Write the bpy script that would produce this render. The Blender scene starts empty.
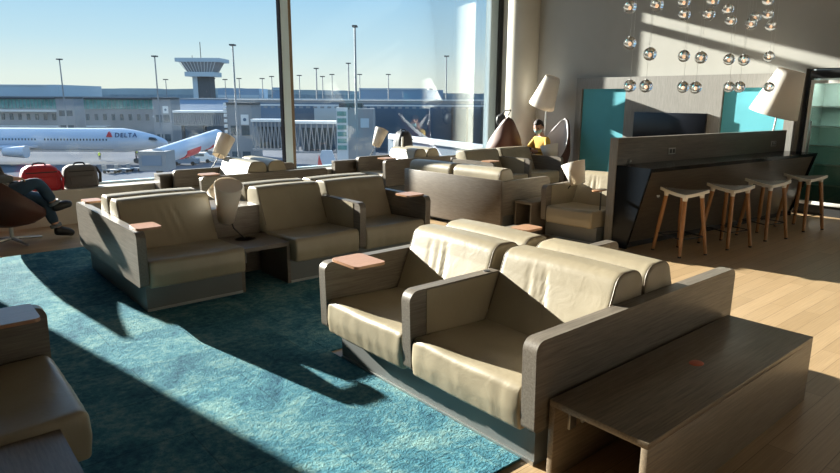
import bpy, bmesh, math, random
from math import pi, sin, cos, radians as R
from mathutils import Vector, Matrix, Quaternion, noise
random.seed(4)
scn = bpy.context.scene
COL = scn.collection

# ------------------------------------------------------------------ camera
EYE = Vector((0, 0, 1.7)); FOC = 625.5
yaw, pit, rol = R(49.62), R(12.47), R(0.30)
fwd = Vector((cos(yaw)*cos(pit), sin(yaw)*cos(pit), -sin(pit)))
rt0 = Vector((sin(yaw), -cos(yaw), 0)); up0 = rt0.cross(fwd)
rt = rt0*cos(rol) + up0*sin(rol); up = rt.cross(fwd)
cd = bpy.data.cameras.new('camera'); cam = bpy.data.objects.new('camera', cd); COL.objects.link(cam)
cd.sensor_width = 36; cd.lens = 36*FOC/840; cd.clip_start = .05; cd.clip_end = 9000
m = Matrix((rt, up, -fwd)).transposed().to_4x4(); m.translation = EYE; cam.matrix_world = m
scn.camera = cam
def ray(px, py): return fwd + rt*((px-420)/FOC) - up*((py-236.5)/FOC)
def on_z(px, py, z): d = ray(px, py); return EYE + d*((z-EYE.z)/d.z)
def on_y(px, py, y): d = ray(px, py); return EYE + d*(y/d.y)
def on_x(px, py, x): d = ray(px, py); return EYE + d*(x/d.x)
def far(px, py, D): return EYE + ray(px, py)*D

# ------------------------------------------------------------------ materials
def new_mat(name):
    mt = bpy.data.materials.new(name); mt.use_nodes = True
    nt = mt.node_tree; return mt, nt, nt.nodes['Principled BSDF']
def nd(nt, t, **k):
    n = nt.nodes.new(t)
    for a, v in k.items():
        if a in n.inputs: n.inputs[a].default_value = v
        else: setattr(n, a, v)
    return n
def plain(name, c, rough=.5, metal=0, bump=0, bscale=60, spec=.5, var=0, vscale=3):
    mt, nt, b = new_mat(name)
    b.inputs['Base Color'].default_value = (*c, 1); b.inputs['Roughness'].default_value = rough
    b.inputs['Metallic'].default_value = metal; b.inputs['Specular IOR Level'].default_value = spec
    tc = nd(nt, 'ShaderNodeTexCoord')
    if var:
        n = nd(nt, 'ShaderNodeTexNoise'); n.inputs['Scale'].default_value = vscale; n.inputs['Detail'].default_value = 6
        nt.links.new(tc.outputs['Object'], n.inputs['Vector'])
        r = nd(nt, 'ShaderNodeValToRGB')
        r.color_ramp.elements[0].position = .3; r.color_ramp.elements[1].position = .7
        r.color_ramp.elements[0].color = (*[v*(1-var) for v in c], 1); r.color_ramp.elements[1].color = (*[min(1, v*(1+var)) for v in c], 1)
        nt.links.new(n.outputs['Fac'], r.inputs['Fac']); nt.links.new(r.outputs['Color'], b.inputs['Base Color'])
    if bump:
        n = nd(nt, 'ShaderNodeTexNoise'); n.inputs['Scale'].default_value = bscale; n.inputs['Detail'].default_value = 4
        nt.links.new(tc.outputs['Object'], n.inputs['Vector'])
        bp = nd(nt, 'ShaderNodeBump'); bp.inputs['Strength'].default_value = bump; bp.inputs['Distance'].default_value = .01
        nt.links.new(n.outputs['Fac'], bp.inputs['Height']); nt.links.new(bp.outputs['Normal'], b.inputs['Normal'])
    return mt
def wood(name, c0, c1, scale=(1, 12, 12), rough=.35, big=8, spec=.5):
    mt, nt, b = new_mat(name); tc = nd(nt, 'ShaderNodeTexCoord'); mp = nd(nt, 'ShaderNodeMapping')
    mp.inputs['Scale'].default_value = scale
    nt.links.new(tc.outputs['Object'], mp.inputs['Vector'])
    n = nd(nt, 'ShaderNodeTexNoise'); n.inputs['Scale'].default_value = big; n.inputs['Detail'].default_value = 8; n.inputs['Roughness'].default_value = .7
    nt.links.new(mp.outputs['Vector'], n.inputs['Vector'])
    r = nd(nt, 'ShaderNodeValToRGB'); r.color_ramp.elements[0].position = .32; r.color_ramp.elements[1].position = .68
    r.color_ramp.elements[0].color = (*c0, 1); r.color_ramp.elements[1].color = (*c1, 1)
    nt.links.new(n.outputs['Fac'], r.inputs['Fac']); nt.links.new(r.outputs['Color'], b.inputs['Base Color'])
    bp = nd(nt, 'ShaderNodeBump'); bp.inputs['Strength'].default_value = .05; bp.inputs['Distance'].default_value = .003
    nt.links.new(n.outputs['Fac'], bp.inputs['Height']); nt.links.new(bp.outputs['Normal'], b.inputs['Normal'])
    b.inputs['Roughness'].default_value = rough; b.inputs['Specular IOR Level'].default_value = spec
    return mt
M = {}
def leather(name, c, rough=.38):
    mt, nt, b = new_mat(name); tc = nd(nt, 'ShaderNodeTexCoord')
    n = nd(nt, 'ShaderNodeTexNoise'); n.inputs['Scale'].default_value = 2.2; n.inputs['Detail'].default_value = 5
    nt.links.new(tc.outputs['Object'], n.inputs['Vector'])
    r = nd(nt, 'ShaderNodeValToRGB'); r.color_ramp.elements[0].position = .3; r.color_ramp.elements[1].position = .7
    r.color_ramp.elements[0].color = (*[v*.86 for v in c], 1); r.color_ramp.elements[1].color = (*[v*1.1 for v in c], 1)
    nt.links.new(n.outputs['Fac'], r.inputs['Fac']); nt.links.new(r.outputs['Color'], b.inputs['Base Color'])
    v = nd(nt, 'ShaderNodeTexVoronoi'); v.inputs['Scale'].default_value = 240
    nt.links.new(tc.outputs['Object'], v.inputs['Vector'])
    n2 = nd(nt, 'ShaderNodeTexNoise'); n2.inputs['Scale'].default_value = 9; n2.inputs['Detail'].default_value = 3; n2.inputs['Distortion'].default_value = 1.2
    nt.links.new(tc.outputs['Object'], n2.inputs['Vector'])
    b1 = nd(nt, 'ShaderNodeBump'); b1.inputs['Strength'].default_value = .12; b1.inputs['Distance'].default_value = .002
    b2 = nd(nt, 'ShaderNodeBump'); b2.inputs['Strength'].default_value = .10; b2.inputs['Distance'].default_value = .02
    nt.links.new(v.outputs['Distance'], b1.inputs['Height']); nt.links.new(n2.outputs['Fac'], b2.inputs['Height'])
    nt.links.new(b2.outputs['Normal'], b1.inputs['Normal']); nt.links.new(b1.outputs['Normal'], b.inputs['Normal'])
    b.inputs['Roughness'].default_value = rough
    return mt
M['leather'] = leather('taupe leather', (.30, .252, .172))
M['piping'] = plain('dark seam piping', (.16, .12, .08), .5)
M['wood'] = wood('grey brown laminate', (.09, .073, .057), (.205, .176, .142), (22, 1.0, 22), .38, 4)
M['woodx'] = wood('grey brown laminate crosswise', (.115, .09, .068), (.19, .157, .125), (1.2, 14, 14))
M['tablewood'] = wood('warm brown table laminate', (.13, .098, .066), (.27, .21, .145), (1.0, 22, 22), .4, 4)
M['barwood'] = wood('dark bar laminate', (.045, .035, .026), (.10, .08, .058), (1.0, 16, 16), .3, 4)
M['greywood'] = wood('pale grey wood panelling', (.21, .20, .185), (.30, .285, .26), (10, 10, .8), .5)
M['plinth'] = plain('grey plinth laminate', (.15, .155, .15), .3, var=.08)
M['alu'] = plain('brushed metal', (.55, .55, .53), .35, .9)
M['copper'] = wood('copper toned tray', (.34, .17, .09), (.44, .24, .14), (10, 2, 10), .3)
M['grommet'] = plain('red brown grommet', (.62, .13, .06), .4)
M['black'] = plain('black gloss', (.006, .008, .011), .2, spec=.22)
M['blackm'] = plain('black matte', (.012, .012, .013), .6)
M['socket'] = plain('socket plate grey', (.28, .27, .25), .4)
M['white'] = plain('white satin', (.75, .73, .68), .45)
M['cream'] = plain('cream painted metal', (.50, .46, .38), .35, var=.03)
M['wall'] = plain('grey plaster', (.42, .41, .375), .9, bump=.05, bscale=90, var=.03)
M['ceil'] = plain('grey ceiling', (.36, .36, .36), .9)
M['teal'] = plain('teal felt', (.10, .42, .50), .8, bump=.1, bscale=200, var=.05)
M['tv'] = plain('black screen', (.004, .006, .012), .28)
M['oak'] = wood('oiled oak legs', (.30, .13, .045), (.46, .22, .08), (14, 14, 1.5), .4)
M['stoolseat'] = plain('white moulded seat', (.82, .78, .70), .35)
M['stooltop'] = plain('grey seat pad', (.2, .18, .155), .5)
M['fridge_in'] = plain('pale green grey liner', (.32, .36, .33), .4)
M['brown'] = plain('dark brown shell', (.075, .024, .014), .6)
M['lining'] = plain('pale lining fabric', (.6, .57, .58), .9)
M['red'] = plain('red nylon', (.42, .012, .02), .6, bump=.3, bscale=30)
M['greybag'] = plain('grey cloth', (.11, .10, .095), .8, bump=.3, bscale=80)
M['blackbag'] = plain('black nylon', (.01, .01, .012), .55, bump=.3, bscale=40)
M['jeans'] = plain('dark blue denim', (.022, .05, .085), .85, bump=.25, bscale=60, var=.25, vscale=8)
M['cuff'] = plain('pale denim cuff', (.16, .18, .2), .9)
M['greytop'] = plain('grey knit', (.09, .085, .08), .95, bump=.3, bscale=60)
M['yellow'] = plain('mustard jersey', (.55, .33, .06), .9, bump=.2, bscale=30)
M['skin'] = plain('skin', (.5, .27, .18), .55)
M['hair'] = plain('dark hair', (.02, .012, .009), .7)
M['mask'] = plain('pale blue mask', (.38, .62, .68), .8)
M['ledge'] = plain('warm white ledge', (.48, .44, .37), .45, var=.03)
M['frame'] = plain('pale blue grey frame', (.62, .78, .86), .35)
M['frame_shade'] = plain('shaded blue grey frame', (.26, .31, .33), .9, spec=.05)  # frame colour darkened in place of the shading from outside
M['gasket'] = plain('black gasket', (.01, .01, .012), 1, spec=0)
M['framebrown'] = plain('tan frame edge', (.22, .16, .10), .6)
# lampshade: fabric that lets some light through
mt, nt, b = new_mat('lampshade fabric'); M['shade'] = mt
b.inputs['Base Color'].default_value = (.86, .83, .77, 1); b.inputs['Roughness'].default_value = .9
tr = nd(nt, 'ShaderNodeBsdfTranslucent'); tr.inputs['Color'].default_value = (.86, .72, .54, 1)
mx = nd(nt, 'ShaderNodeMixShader'); mx.inputs[0].default_value = .27
nt.links.new(b.outputs[0], mx.inputs[1]); nt.links.new(tr.outputs[0], mx.inputs[2]); nt.links.new(mx.outputs[0], nt.nodes['Material Output'].inputs[0])
# pane glass (thin): mostly clear, mirrors by angle
def pane(name, tint, refl=1.0):
    mt = bpy.data.materials.new(name); mt.use_nodes = True; nt = mt.node_tree; nt.nodes.clear()
    o = nd(nt, 'ShaderNodeOutputMaterial'); t = nd(nt, 'ShaderNodeBsdfTransparent'); t.inputs[0].default_value = (*tint, 1)
    g = nd(nt, 'ShaderNodeBsdfGlossy'); g.inputs['Roughness'].default_value = .0; g.inputs['Color'].default_value = (.9, .95, 1, 1)
    f = nd(nt, 'ShaderNodeFresnel'); f.inputs['IOR'].default_value = 1.5
    mu = nd(nt, 'ShaderNodeMath', operation='MULTIPLY'); mu.inputs[1].default_value = refl
    x = nd(nt, 'ShaderNodeMixShader')
    nt.links.new(f.outputs[0], mu.inputs[0]); nt.links.new(mu.outputs[0], x.inputs[0])
    nt.links.new(t.outputs[0], x.inputs[1]); nt.links.new(g.outputs[0], x.inputs[2]); nt.links.new(x.outputs[0], o.inputs[0])
    return mt
M['glass'] = pane('window glass', (.95, .98, .98), .3)
M['fglass'] = pane('cooler door glass', (.8, .86, .83), 1.5)
mt, nt, b = new_mat('clear globe glass'); M['globe'] = mt
b.inputs['Base Color'].default_value = (1, 1, 1, 1); b.inputs['Roughness'].default_value = 0; b.inputs['Transmission Weight'].default_value = 1; b.inputs['IOR'].default_value = 1.5
mt, nt, b = new_mat('glowing bulb'); M['bulb'] = mt
b.inputs['Emission Color'].default_value = (1, .5, .25, 1); b.inputs['Emission Strength'].default_value = 1.1
mt, nt, b = new_mat('fill_light'); M['fill_light'] = mt
b.inputs['Emission Color'].default_value = (1, .85, .65, 1); b.inputs['Emission Strength'].default_value = 12
# bamboo floor
mt, nt, b = new_mat('bamboo floor'); M['floor'] = mt
tc = nd(nt, 'ShaderNodeTexCoord'); br = nd(nt, 'ShaderNodeTexBrick')
br.inputs['Scale'].default_value = 1; br.inputs['Brick Width'].default_value = 1.6; br.inputs['Row Height'].default_value = .13
br.inputs['Mortar Size'].default_value = .0016; br.inputs['Color1'].default_value = (.46, .32, .185, 1); br.inputs['Color2'].default_value = (.36, .245, .135, 1)
br.inputs['Mortar'].default_value = (.16, .1, .055, 1); br.inputs['Bias'].default_value = 0
nt.links.new(tc.outputs['Object'], br.inputs['Vector'])
mp = nd(nt, 'ShaderNodeMapping'); mp.inputs['Scale'].default_value = (1, 45, 1); nt.links.new(tc.outputs['Object'], mp.inputs['Vector'])
n = nd(nt, 'ShaderNodeTexNoise'); n.inputs['Scale'].default_value = 2.5; n.inputs['Detail'].default_value = 6; nt.links.new(mp.outputs[0], n.inputs['Vector'])
mx = nd(nt, 'ShaderNodeMix', data_type='RGBA', blend_type='MULTIPLY'); mx.inputs[0].default_value = .55
rr = nd(nt, 'ShaderNodeValToRGB'); rr.color_ramp.elements[0].position = .3; rr.color_ramp.elements[0].color = (.62, .6, .56, 1); rr.color_ramp.elements[1].position = .7; rr.color_ramp.elements[1].color = (1.1, 1.1, 1.08, 1)
nt.links.new(n.outputs['Fac'], rr.inputs[0]); nt.links.new(br.outputs['Color'], mx.inputs[6]); nt.links.new(rr.outputs[0], mx.inputs[7])
nt.links.new(mx.outputs[2], b.inputs['Base Color']); b.inputs['Roughness'].default_value = .32
# teal rug
mt, nt, b = new_mat('teal rug pile'); M['rug'] = mt
tc = nd(nt, 'ShaderNodeTexCoord')
def nz(s, d, dist=0):
    n = nd(nt, 'ShaderNodeTexNoise'); n.inputs['Scale'].default_value = s; n.inputs['Detail'].default_value = d; n.inputs['Distortion'].default_value = dist
    n.inputs['Roughness'].default_value = .65
    nt.links.new(tc.outputs['Object'], n.inputs['Vector']); return n
n1 = nz(2.6, 9, .8); n2 = nz(26, 6)
bk = nd(nt, 'ShaderNodeTexBrick'); bk.inputs['Scale'].default_value = 1; bk.inputs['Brick Width'].default_value = 1.0; bk.inputs['Row Height'].default_value = .5
bk.inputs['Mortar Size'].default_value = .004; bk.inputs['Mortar Smooth'].default_value = .3
bk.inputs['Color1'].default_value = (1, 1, 1, 1); bk.inputs['Color2'].default_value = (.78, .8, .82, 1); bk.inputs['Mortar'].default_value = (.6, .6, .62, 1)
nt.links.new(tc.outputs['Object'], bk.inputs['Vector'])
ad = nd(nt, 'ShaderNodeMath', operation='MULTIPLY_ADD'); ad.inputs[1].default_value = .45
nt.links.new(n2.outputs['Fac'], ad.inputs[0]); 
sc_ = nd(nt, 'ShaderNodeMath', operation='MULTIPLY'); sc_.inputs[1].default_value = .62
nt.links.new(n1.outputs['Fac'], sc_.inputs[0]); nt.links.new(sc_.outputs[0], ad.inputs[2])
rr = nd(nt, 'ShaderNodeValToRGB'); e = rr.color_ramp.elements
e[0].position = .38; e[0].color = (.019, .08, .128, 1); e[1].position = .68; e[1].color = (.205, .35, .335, 1)
e.new(.52).color = (.058, .185, .235, 1)
nt.links.new(ad.outputs[0], rr.inputs[0])
mx = nd(nt, 'ShaderNodeMix', data_type='RGBA', blend_type='MULTIPLY'); mx.inputs[0].default_value = 1
nt.links.new(rr.outputs[0], mx.inputs[6]); nt.links.new(bk.outputs['Color'], mx.inputs[7]); nt.links.new(mx.outputs[2], b.inputs['Base Color'])
b.inputs['Roughness'].default_value = 1; b.inputs['Specular IOR Level'].default_value = .1
bp = nd(nt, 'ShaderNodeBump'); bp.inputs['Strength'].default_value = .7; bp.inputs['Distance'].default_value = .02
n3 = nz(70, 5); ad2 = nd(nt, 'ShaderNodeMath', operation='ADD'); nt.links.new(n2.outputs['Fac'], ad2.inputs[0]); nt.links.new(n3.outputs['Fac'], ad2.inputs[1])
nt.links.new(ad2.outputs[0], bp.inputs['Height']); nt.links.new(bp.outputs[0], b.inputs['Normal'])

# ------------------------------------------------------------------ object helpers
def tag(o, label=None, cat=None, group=None, kind=None):
    if label: o['label'] = label
    if cat: o['category'] = cat
    if group: o['group'] = group
    if kind: o['kind'] = kind
    return o
def link(o, parent=None):
    COL.objects.link(o)
    if parent: o.parent = parent
    return o
def empty(name, loc=(0, 0, 0), rz=0, label=None, cat=None, group=None):
    o = bpy.data.objects.new(name, None); o.empty_display_size = .1
    o.location = loc; o.rotation_euler = (0, 0, rz); link(o); return tag(o, label, cat, group)
class MB:
    def __init__(s): s.b = bmesh.new()
    def box(s, x0, x1, y0, y1, z0, z1, bev=0, mi=0):
        r = bmesh.ops.create_cube(s.b, size=1); vs = r['verts']
        for v in vs:
            v.co = Vector(((x0+x1)/2+v.co.x*(x1-x0), (y0+y1)/2+v.co.y*(y1-y0), (z0+z1)/2+v.co.z*(z1-z0)))
        fs = {f for v in vs for f in v.link_faces}
        for f in fs: f.material_index = mi
        if bev:
            es = list({e for v in vs for e in v.link_edges})
            bmesh.ops.bevel(s.b, geom=es, offset=bev, segments=2, affect='EDGES', profile=.5)
        return s
    def prism(s, P, a0, a1, axis='x', mi=0):
        # P: 2-D outline in the other two axes
        def co(p, a):
            if axis == 'x': return Vector((a, p[0], p[1]))
            if axis == 'y': return Vector((p[0], a, p[1]))
            return Vector((p[0], p[1], a))
        A = [s.b.verts.new(co(p, a0)) for p in P]; B = [s.b.verts.new(co(p, a1)) for p in P]
        n = len(P); fs = [s.b.faces.new(A), s.b.faces.new(B[::-1])]
        for i in range(n):
            j = (i+1) % n; fs.append(s.b.faces.new((A[i], B[i], B[j], A[j])))
        for f in fs: f.material_index = mi
        return s
    def rings(s, L, cap=True, closed=True, mi=0):
        V = [[s.b.verts.new(p) for p in r] for r in L]; n = len(L[0])
        for a, c in zip(V, V[1:]):
            for i in range(n if closed else n-1):
                j = (i+1) % n; s.b.faces.new((a[i], a[j], c[j], c[i])).material_index = mi
        if cap and closed:
            s.b.faces.new(V[0][::-1]).material_index = mi; s.b.faces.new(V[-1]).material_index = mi
        return s
    def tube(s, pts, rad, n=8, cap=True, mi=0):
        pts = [Vector(p) for p in pts]; L = []
        rads = rad if isinstance(rad, (list, tuple)) else [rad]*len(pts)
        prev = None
        for i, p in enumerate(pts):
            t = (pts[min(i+1, len(pts)-1)]-pts[max(i-1, 0)]).normalized()
            if prev is None:
                a = Vector((0, 0, 1)) if abs(t.z) < .9 else Vector((1, 0, 0)); u = t.cross(a).normalized()
            else: u = (prev - t*prev.dot(t)).normalized()
            prev = u; w = t.cross(u)
            L.append([p+(u*cos(2*pi*k/n)+w*sin(2*pi*k/n))*rads[i] for k in range(n)])
        return s.rings(L, cap, mi=mi)
    def cone(s, p0, p1, r0, r1, n=32, cap=True, mi=0): return s.tube([p0, p1], [r0, r1], n, cap, mi)
    def sphere(s, c, r, seg=16, sc=(1, 1, 1)):
        q = bmesh.ops.create_uvsphere(s.b, u_segments=seg, v_segments=max(6, seg//2), radius=r)
        for v in q['verts']: v.co = Vector((v.co.x*sc[0], v.co.y*sc[1], v.co.z*sc[2]))+Vector(c)
        return s
    def build(s, name, mats, parent=None, smooth=True, ang=35):
        bmesh.ops.recalc_face_normals(s.b, faces=s.b.faces[:])
        if smooth:
            for f in s.b.faces: f.smooth = True
            for e in s.b.edges:
                if len(e.link_faces) == 2 and e.calc_face_angle(0) > R(ang): e.smooth = False
        me = bpy.data.meshes.new(name); s.b.to_mesh(me); s.b.free()
        for q in (mats if isinstance(mats, (list, tuple)) else [mats]): me.materials.append(q)
        return link(bpy.data.objects.new(name, me), parent)
def rpoly(P, seg=6):
    """outline with rounded corners; P holds (a, b, radius)"""
    out = []; n = len(P)
    for i in range(n):
        p = Vector(P[i][:2]); r = P[i][2]
        a = Vector(P[i-1][:2])-p; b_ = Vector(P[(i+1) % n][:2])-p
        if r <= 0: out.append(tuple(p)); continue
        la, lb = a.length, b_.length; a /= la; b_ /= lb
        th = a.angle(b_); t = min(r/math.tan(th/2), la*.49, lb*.49); r = t*math.tan(th/2)
        c = p+(a+b_).normalized()*(r/sin(th/2)); s0 = p+a*t; s1 = p+b_*t
        v0, v1 = s0-c, s1-c; an = math.atan2(v0.x*v1.y-v0.y*v1.x, v0.dot(v1))
        for k in range(seg+1):
            q = an*k/seg; out.append((c.x+v0.x*cos(q)-v0.y*sin(q), c.y+v0.x*sin(q)+v0.y*cos(q)))
    return out
def densify(P, d=.03):
    out = []
    for i in range(len(P)):
        a = Vector(P[i]); b_ = Vector(P[(i+1) % len(P)]); k = max(1, int((b_-a).length/d))
        for j in range(k): out.append(tuple(a.lerp(b_, j/k)))
    return out
def inset(P, d):
    n = len(P); ar = sum(P[i][0]*P[(i+1) % n][1]-P[(i+1) % n][0]*P[i][1] for i in range(n)); sg = 1 if ar > 0 else -1
    out = []
    for i in range(n):
        t = (Vector(P[(i+1) % n])-Vector(P[i-1]))
        if t.length < 1e-9: out.append(P[i]); continue
        t.normalize(); out.append((P[i][0]-t.y*d*sg, P[i][1]+t.x*d*sg))
    return out
def loft(P, x0, x1, r=.02, nx=24, disp=None):
    """cushion: outline P in (y,z) swept along x with softly rounded ends"""
    L = []; st = []
    for k in range(4):
        a = k/3*pi/2; st.append((x0+r*(1-cos(a)), r*(1-sin(a))))
    for k in range(1, nx): st.append((x0+r+(x1-x0-2*r)*k/nx, 0))
    for k in range(3, -1, -1):
        a = k/3*pi/2; st.append((x1-r*(1-cos(a)), r*(1-sin(a))))
    for x, d in st:
        Q = inset(P, d); ring = []
        for y, z in Q:
            v = Vector((x, y, z))
            if disp: v = v+disp((x-x0)/(x1-x0), y, z)
            ring.append(v)
        L.append(ring)
    return MB().rings(L)

# ------------------------------------------------------------------ lounge furniture
SEATP = densify(rpoly([(.014, .212, .025), (.0, .31, .2), (.010, .436, .042), (.64, .41, .02), (.64, .212, .02)]), .035)
BACKP = densify(rpoly([(.565, .385, .02), (.70, .70, .3), (.745, .825, .085), (.978, .82, .09), (.985, .6, .2), (.985, .385, .01)]), .03)
def disp_seat(seed):
    def f(u, y, z):
        dz = 0; dy = 0
        if z > .39: dz = -.012*sin(pi*u)*sin(pi*min(1, max(0, y/.6))) + .006*noise.noise(Vector((u*3+seed, y*9, 0)))
        if y < .06: dy = .004*noise.noise(Vector((u*16+seed, z*5, 3)))-.006*sin(pi*u)
        return Vector((0, dy, dz))
    return f
def disp_back(seed, amp):
    rnd = random.Random(seed); W = [(rnd.uniform(.3, .62), rnd.uniform(-.25, -.1), rnd.uniform(.012, .02)) for _ in range(4)]
    def f(u, y, z):
        d = 0
        if y < .8:
            h = max(0, 1-((z-.62)/.17)**2)
            for c, sl, w in W:
                d -= amp*h*math.exp(-((u-c-sl*(z-.62)*1.6)/w)**2)
            d += .002*noise.noise(Vector((u*4+seed, z*4, 1)))
        e = .006*sin(pi*u) if z > .78 else 0
        return Vector((0, d*-1*.8, e-abs(d)*.2))
    return f
def mirror_y(P, D): return [(D-y, z) for y, z in P]
class Flip:
    pass
def lounge(loc, rz, layout, label, double=True, name='lounge_sofa', zs=1.0, PH=.675, post=None, trays=(), back_panel=True, gapback=True, DP=1.99, group=None):
    """seats face local -y. layout: list of ('p',w) end panel, ('a',w) arm, ('s',w) seat, ('t',w) built-in table"""
    t = empty(name, loc, rz, label, 'sofa', group); t.scale = (1, 1, zs)
    D = DP if double else 1.02
    x = 0; tot = sum(w for _, w in layout); seedb = int(abs(loc[0])*100+abs(loc[1])*10)
    spans = []
    for i, (k, w) in enumerate(layout):
        x0, x1 = x, x+w; x += w; spans.append((k, x0, x1))
        if k == 'p':
            P = rpoly([(0, PH, .055), (.01, .235, .03), (D-.065, .235, .03), (D-.055, PH, .055)] if double else [(0, PH, .055), (.01, .235, .03), (D-.01, .235, .03), (D, PH, .055)])
            o = MB().prism(P, x0, x1).build('side_panel', M['wood'], t)
        if k == 'a':
            for s in ((0, 1) if double else (0,)):
                P = rpoly([(0, .69, .06), (.012, .235, .03), (.70, .235, 0), (.70, .69, 0)])
                if s: P = mirror_y(P, D)
                o = MB().prism(P, x0, x1).build('armrest', M['wood'], t)
                for xa in (x0-.004, x1-.002):
                    Q = rpoly([(.12, .68, .01), (.12, .38, .01), (.69, .38, .01), (.69, .68, .01)])
                    if s: Q = mirror_y(Q, D)
                    MB().prism(Q, xa, xa+.006).build('leather_side', M['leather'], o)
                yy = .63 if not s else D-.63
                MB().cone(((x0+x1)/2, yy, .688), ((x0+x1)/2, yy, .694), .02, .02, 20).build('power_socket', M['blackm'], o)
        if k == 's':
            for s in ((0, 1) if double else (0,)):
                sd = seedb+i*7+s*3
                def wrap(f, s=s):
                    if not s: return f
                    def g(u, y, z):
                        v = f(u, D-y, z); return Vector((v.x, -v.y, v.z))
                    return g
                P = SEATP if not s else mirror_y(SEATP, D)
                P = [(y+(.002 if not s else -.002), z) for y, z in P]
                c = loft(P, x0+.006, x1-.006, .018, 26, wrap(disp_seat(sd))).build('seat_cushion', M['leather'], t, ang=60)
                Q = BACKP if not s else mirror_y(BACKP, D)
                bk = loft(Q, x0+.003, x1-.003, .02, 40, wrap(disp_back(sd, .007 if not s else .003))).build('backrest', M['leather'], t, ang=60)
                for xx in (x0+.012, x1-.012):
                    pts = [(xx, y, z) for y, z in inset(Q, .004) if z > .44]
                    # order as open chain across the top
                    pts = sorted(pts, key=lambda p: math.atan2(p[2]-.45, (p[1]-.8) if not s else (D-.8-p[1])))
                    MB().tube(pts, .0045, 6).build('piping', M['piping'], bk)
        if k == 't':
            q = MB().box(x0, x1, .12, .66, .355, .39).box(x0, x0+.03, .12, .66, 0, .355).box(x1-.03, x1, .12, .66, 0, .355)
            o = q.build('side_table', M['woodx'], t)
            if double: MB().box(x0, x1, D-.66, D-.03, .355, .39).box(x0, x0+.03, D-.66, D-.03, 0, .355).box(x1-.03, x1, D-.66, D-.03, 0, .355).build('side_table', M['woodx'], t)
            MB().box(x0, x1, .72, D-.72 if double else .9, .0, .66).build('divider_panel', M['woodx'], t)
            for xx in (x0+.12, x0+.30): MB().box(xx, xx+.012, .69, .72, .1, .2).build('cable_socket', M['alu'], t)
        if k == 's':
            MB().box(x0, x1, .72, (D-.72) if double else D-.06, .235, .60).build('seat_core', M['woodx'], t)
    run = None
    for k, x0, x1 in spans+[('t', tot, tot)]:
        if k in 'sa':
            run = (run[0] if run else x0, x1)
        elif run:
            o = MB().box(run[0], run[1], .12, D-.12, 0, .212).build('plinth', M['plinth'], t)
            MB().box(run[0], run[1], .112, .12, 0, .022).build('kick_trim', M['alu'], o); run = None
    if post: MB().tube([(post, .22, .40), (post, .22, .678)], .008, 10).build('tray_stem', M['blackm'], t)
    if not double:
        MB().box(0, tot, D-.05, D, .06, .69, .004).build('back_panel', M['woodx'], t)
    for (x0, x1, far_side, side) in trays:
        ya, yb = .06, .29
        if far_side: ya, yb = D-.28, D-.07
        P = rpoly([(x0, ya, .03), (x1, ya, .03), (x1, yb, .03), (x0, yb, .03)])
        o = MB().prism(P, PH+.002, PH+.02, 'z').build('tray_table', M['copper'], t)
    return t

A = lounge((2.02, 3.38, 0), R(-90), [('p', .07), ('s', .78), ('a', .07), ('s', .785), ('p', .078)],
   'large taupe leather four seat sofa in front, back to back seats beside the low table', trays=[(.05, .34, 0, 0), (.10, .28, 1, 0)])
B = lounge((1.36, 4.93, .012), 0, [('p', .07), ('s', .81), ('t', .48), ('s', .71), ('a', .07), ('s', .77), ('p', .07)],
   'long shaded sofa across the rug with a built-in side table and lamp', trays=[(.03, .22, 0, 0), (2.72, 2.95, 0, 0), (.04, .20, 1, 0)], DP=1.98)
# C turned so that its back faces the camera
lounge((6.86, 5.33, 0), R(92), [('p', .06), ('s', .84), ('a', .06), ('s', .84), ('p', .06)],
   'sofa seen from behind, flat grey wood back panel with two rounded leather headrests', double=False)
lounge((6.14, 4.90, 0), R(-87), [('a', .07), ('s', .66)],
   'single leather armchair seat with sunlit cushion beside the end of the bar', double=False, zs=.95, post=.70, trays=[(.66, .745, 0, 0)])
lounge((3.09, 9.14, 0), R(-90), [('p', .07), ('s', .94), ('p', .07)],
   'back to back sofa by the window beside the wide mullion, sunlit cushions', trays=[(.80, 1.04, 0, 0)])
lounge((6.38, 9.28, 0), R(-90), [('p', .07), ('s', .72), ('p', .07)],
   'back to back sofa under the window in front of the black backpack', trays=[(.55, .80, 0, 0)])
lounge((7.50, 6.98, 0), 0, [('p', .07), ('s', .83), ('a', .07), ('s', .80), ('p', .07)],
   'two seat sofa facing the camera in front of the man in yellow', trays=[(.0, .22, 0, 0)], double=False)
# foreground sofa at the lower left, faces +x
lounge((.50, 2.20, .012), R(90), [('t', .46), ('s', .78), ('p', .07)],
   'foreground sofa cut off at the lower left corner with copper tray', trays=[(1.00, 1.27, 0, 0)])

# low bench table beside sofa A
t = empty('low_table', (2.11, 1.10, 0), 0, 'low dark wood bench table with open end and red cable grommet', 'table')
MB().box(0, 1.76, 0, .48, .36, .39, .002).build('tabletop', M['tablewood'], t)
MB().box(0, 1.76, 0, .03, 0, .36, .001).build('side_panel', M['tablewood'], t)
MB().box(0, 1.76, .45, .48, 0, .36, .001).build('side_panel', M['tablewood'], t)
MB().box(1.0, 1.03, .03, .45, 0, .36).build('inner_divider', M['tablewood'], t)
q = MB(); q.sphere((.89, .25, .39), .034, 24, (1.25, 1.0, .2)); q.build('cable_grommet', M['grommet'], t)
for xx in (.10, .20):
    MB().box(xx, xx+.05, .436, .45, .22, .31, .003).build('power_socket', M['alu'], t)

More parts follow.
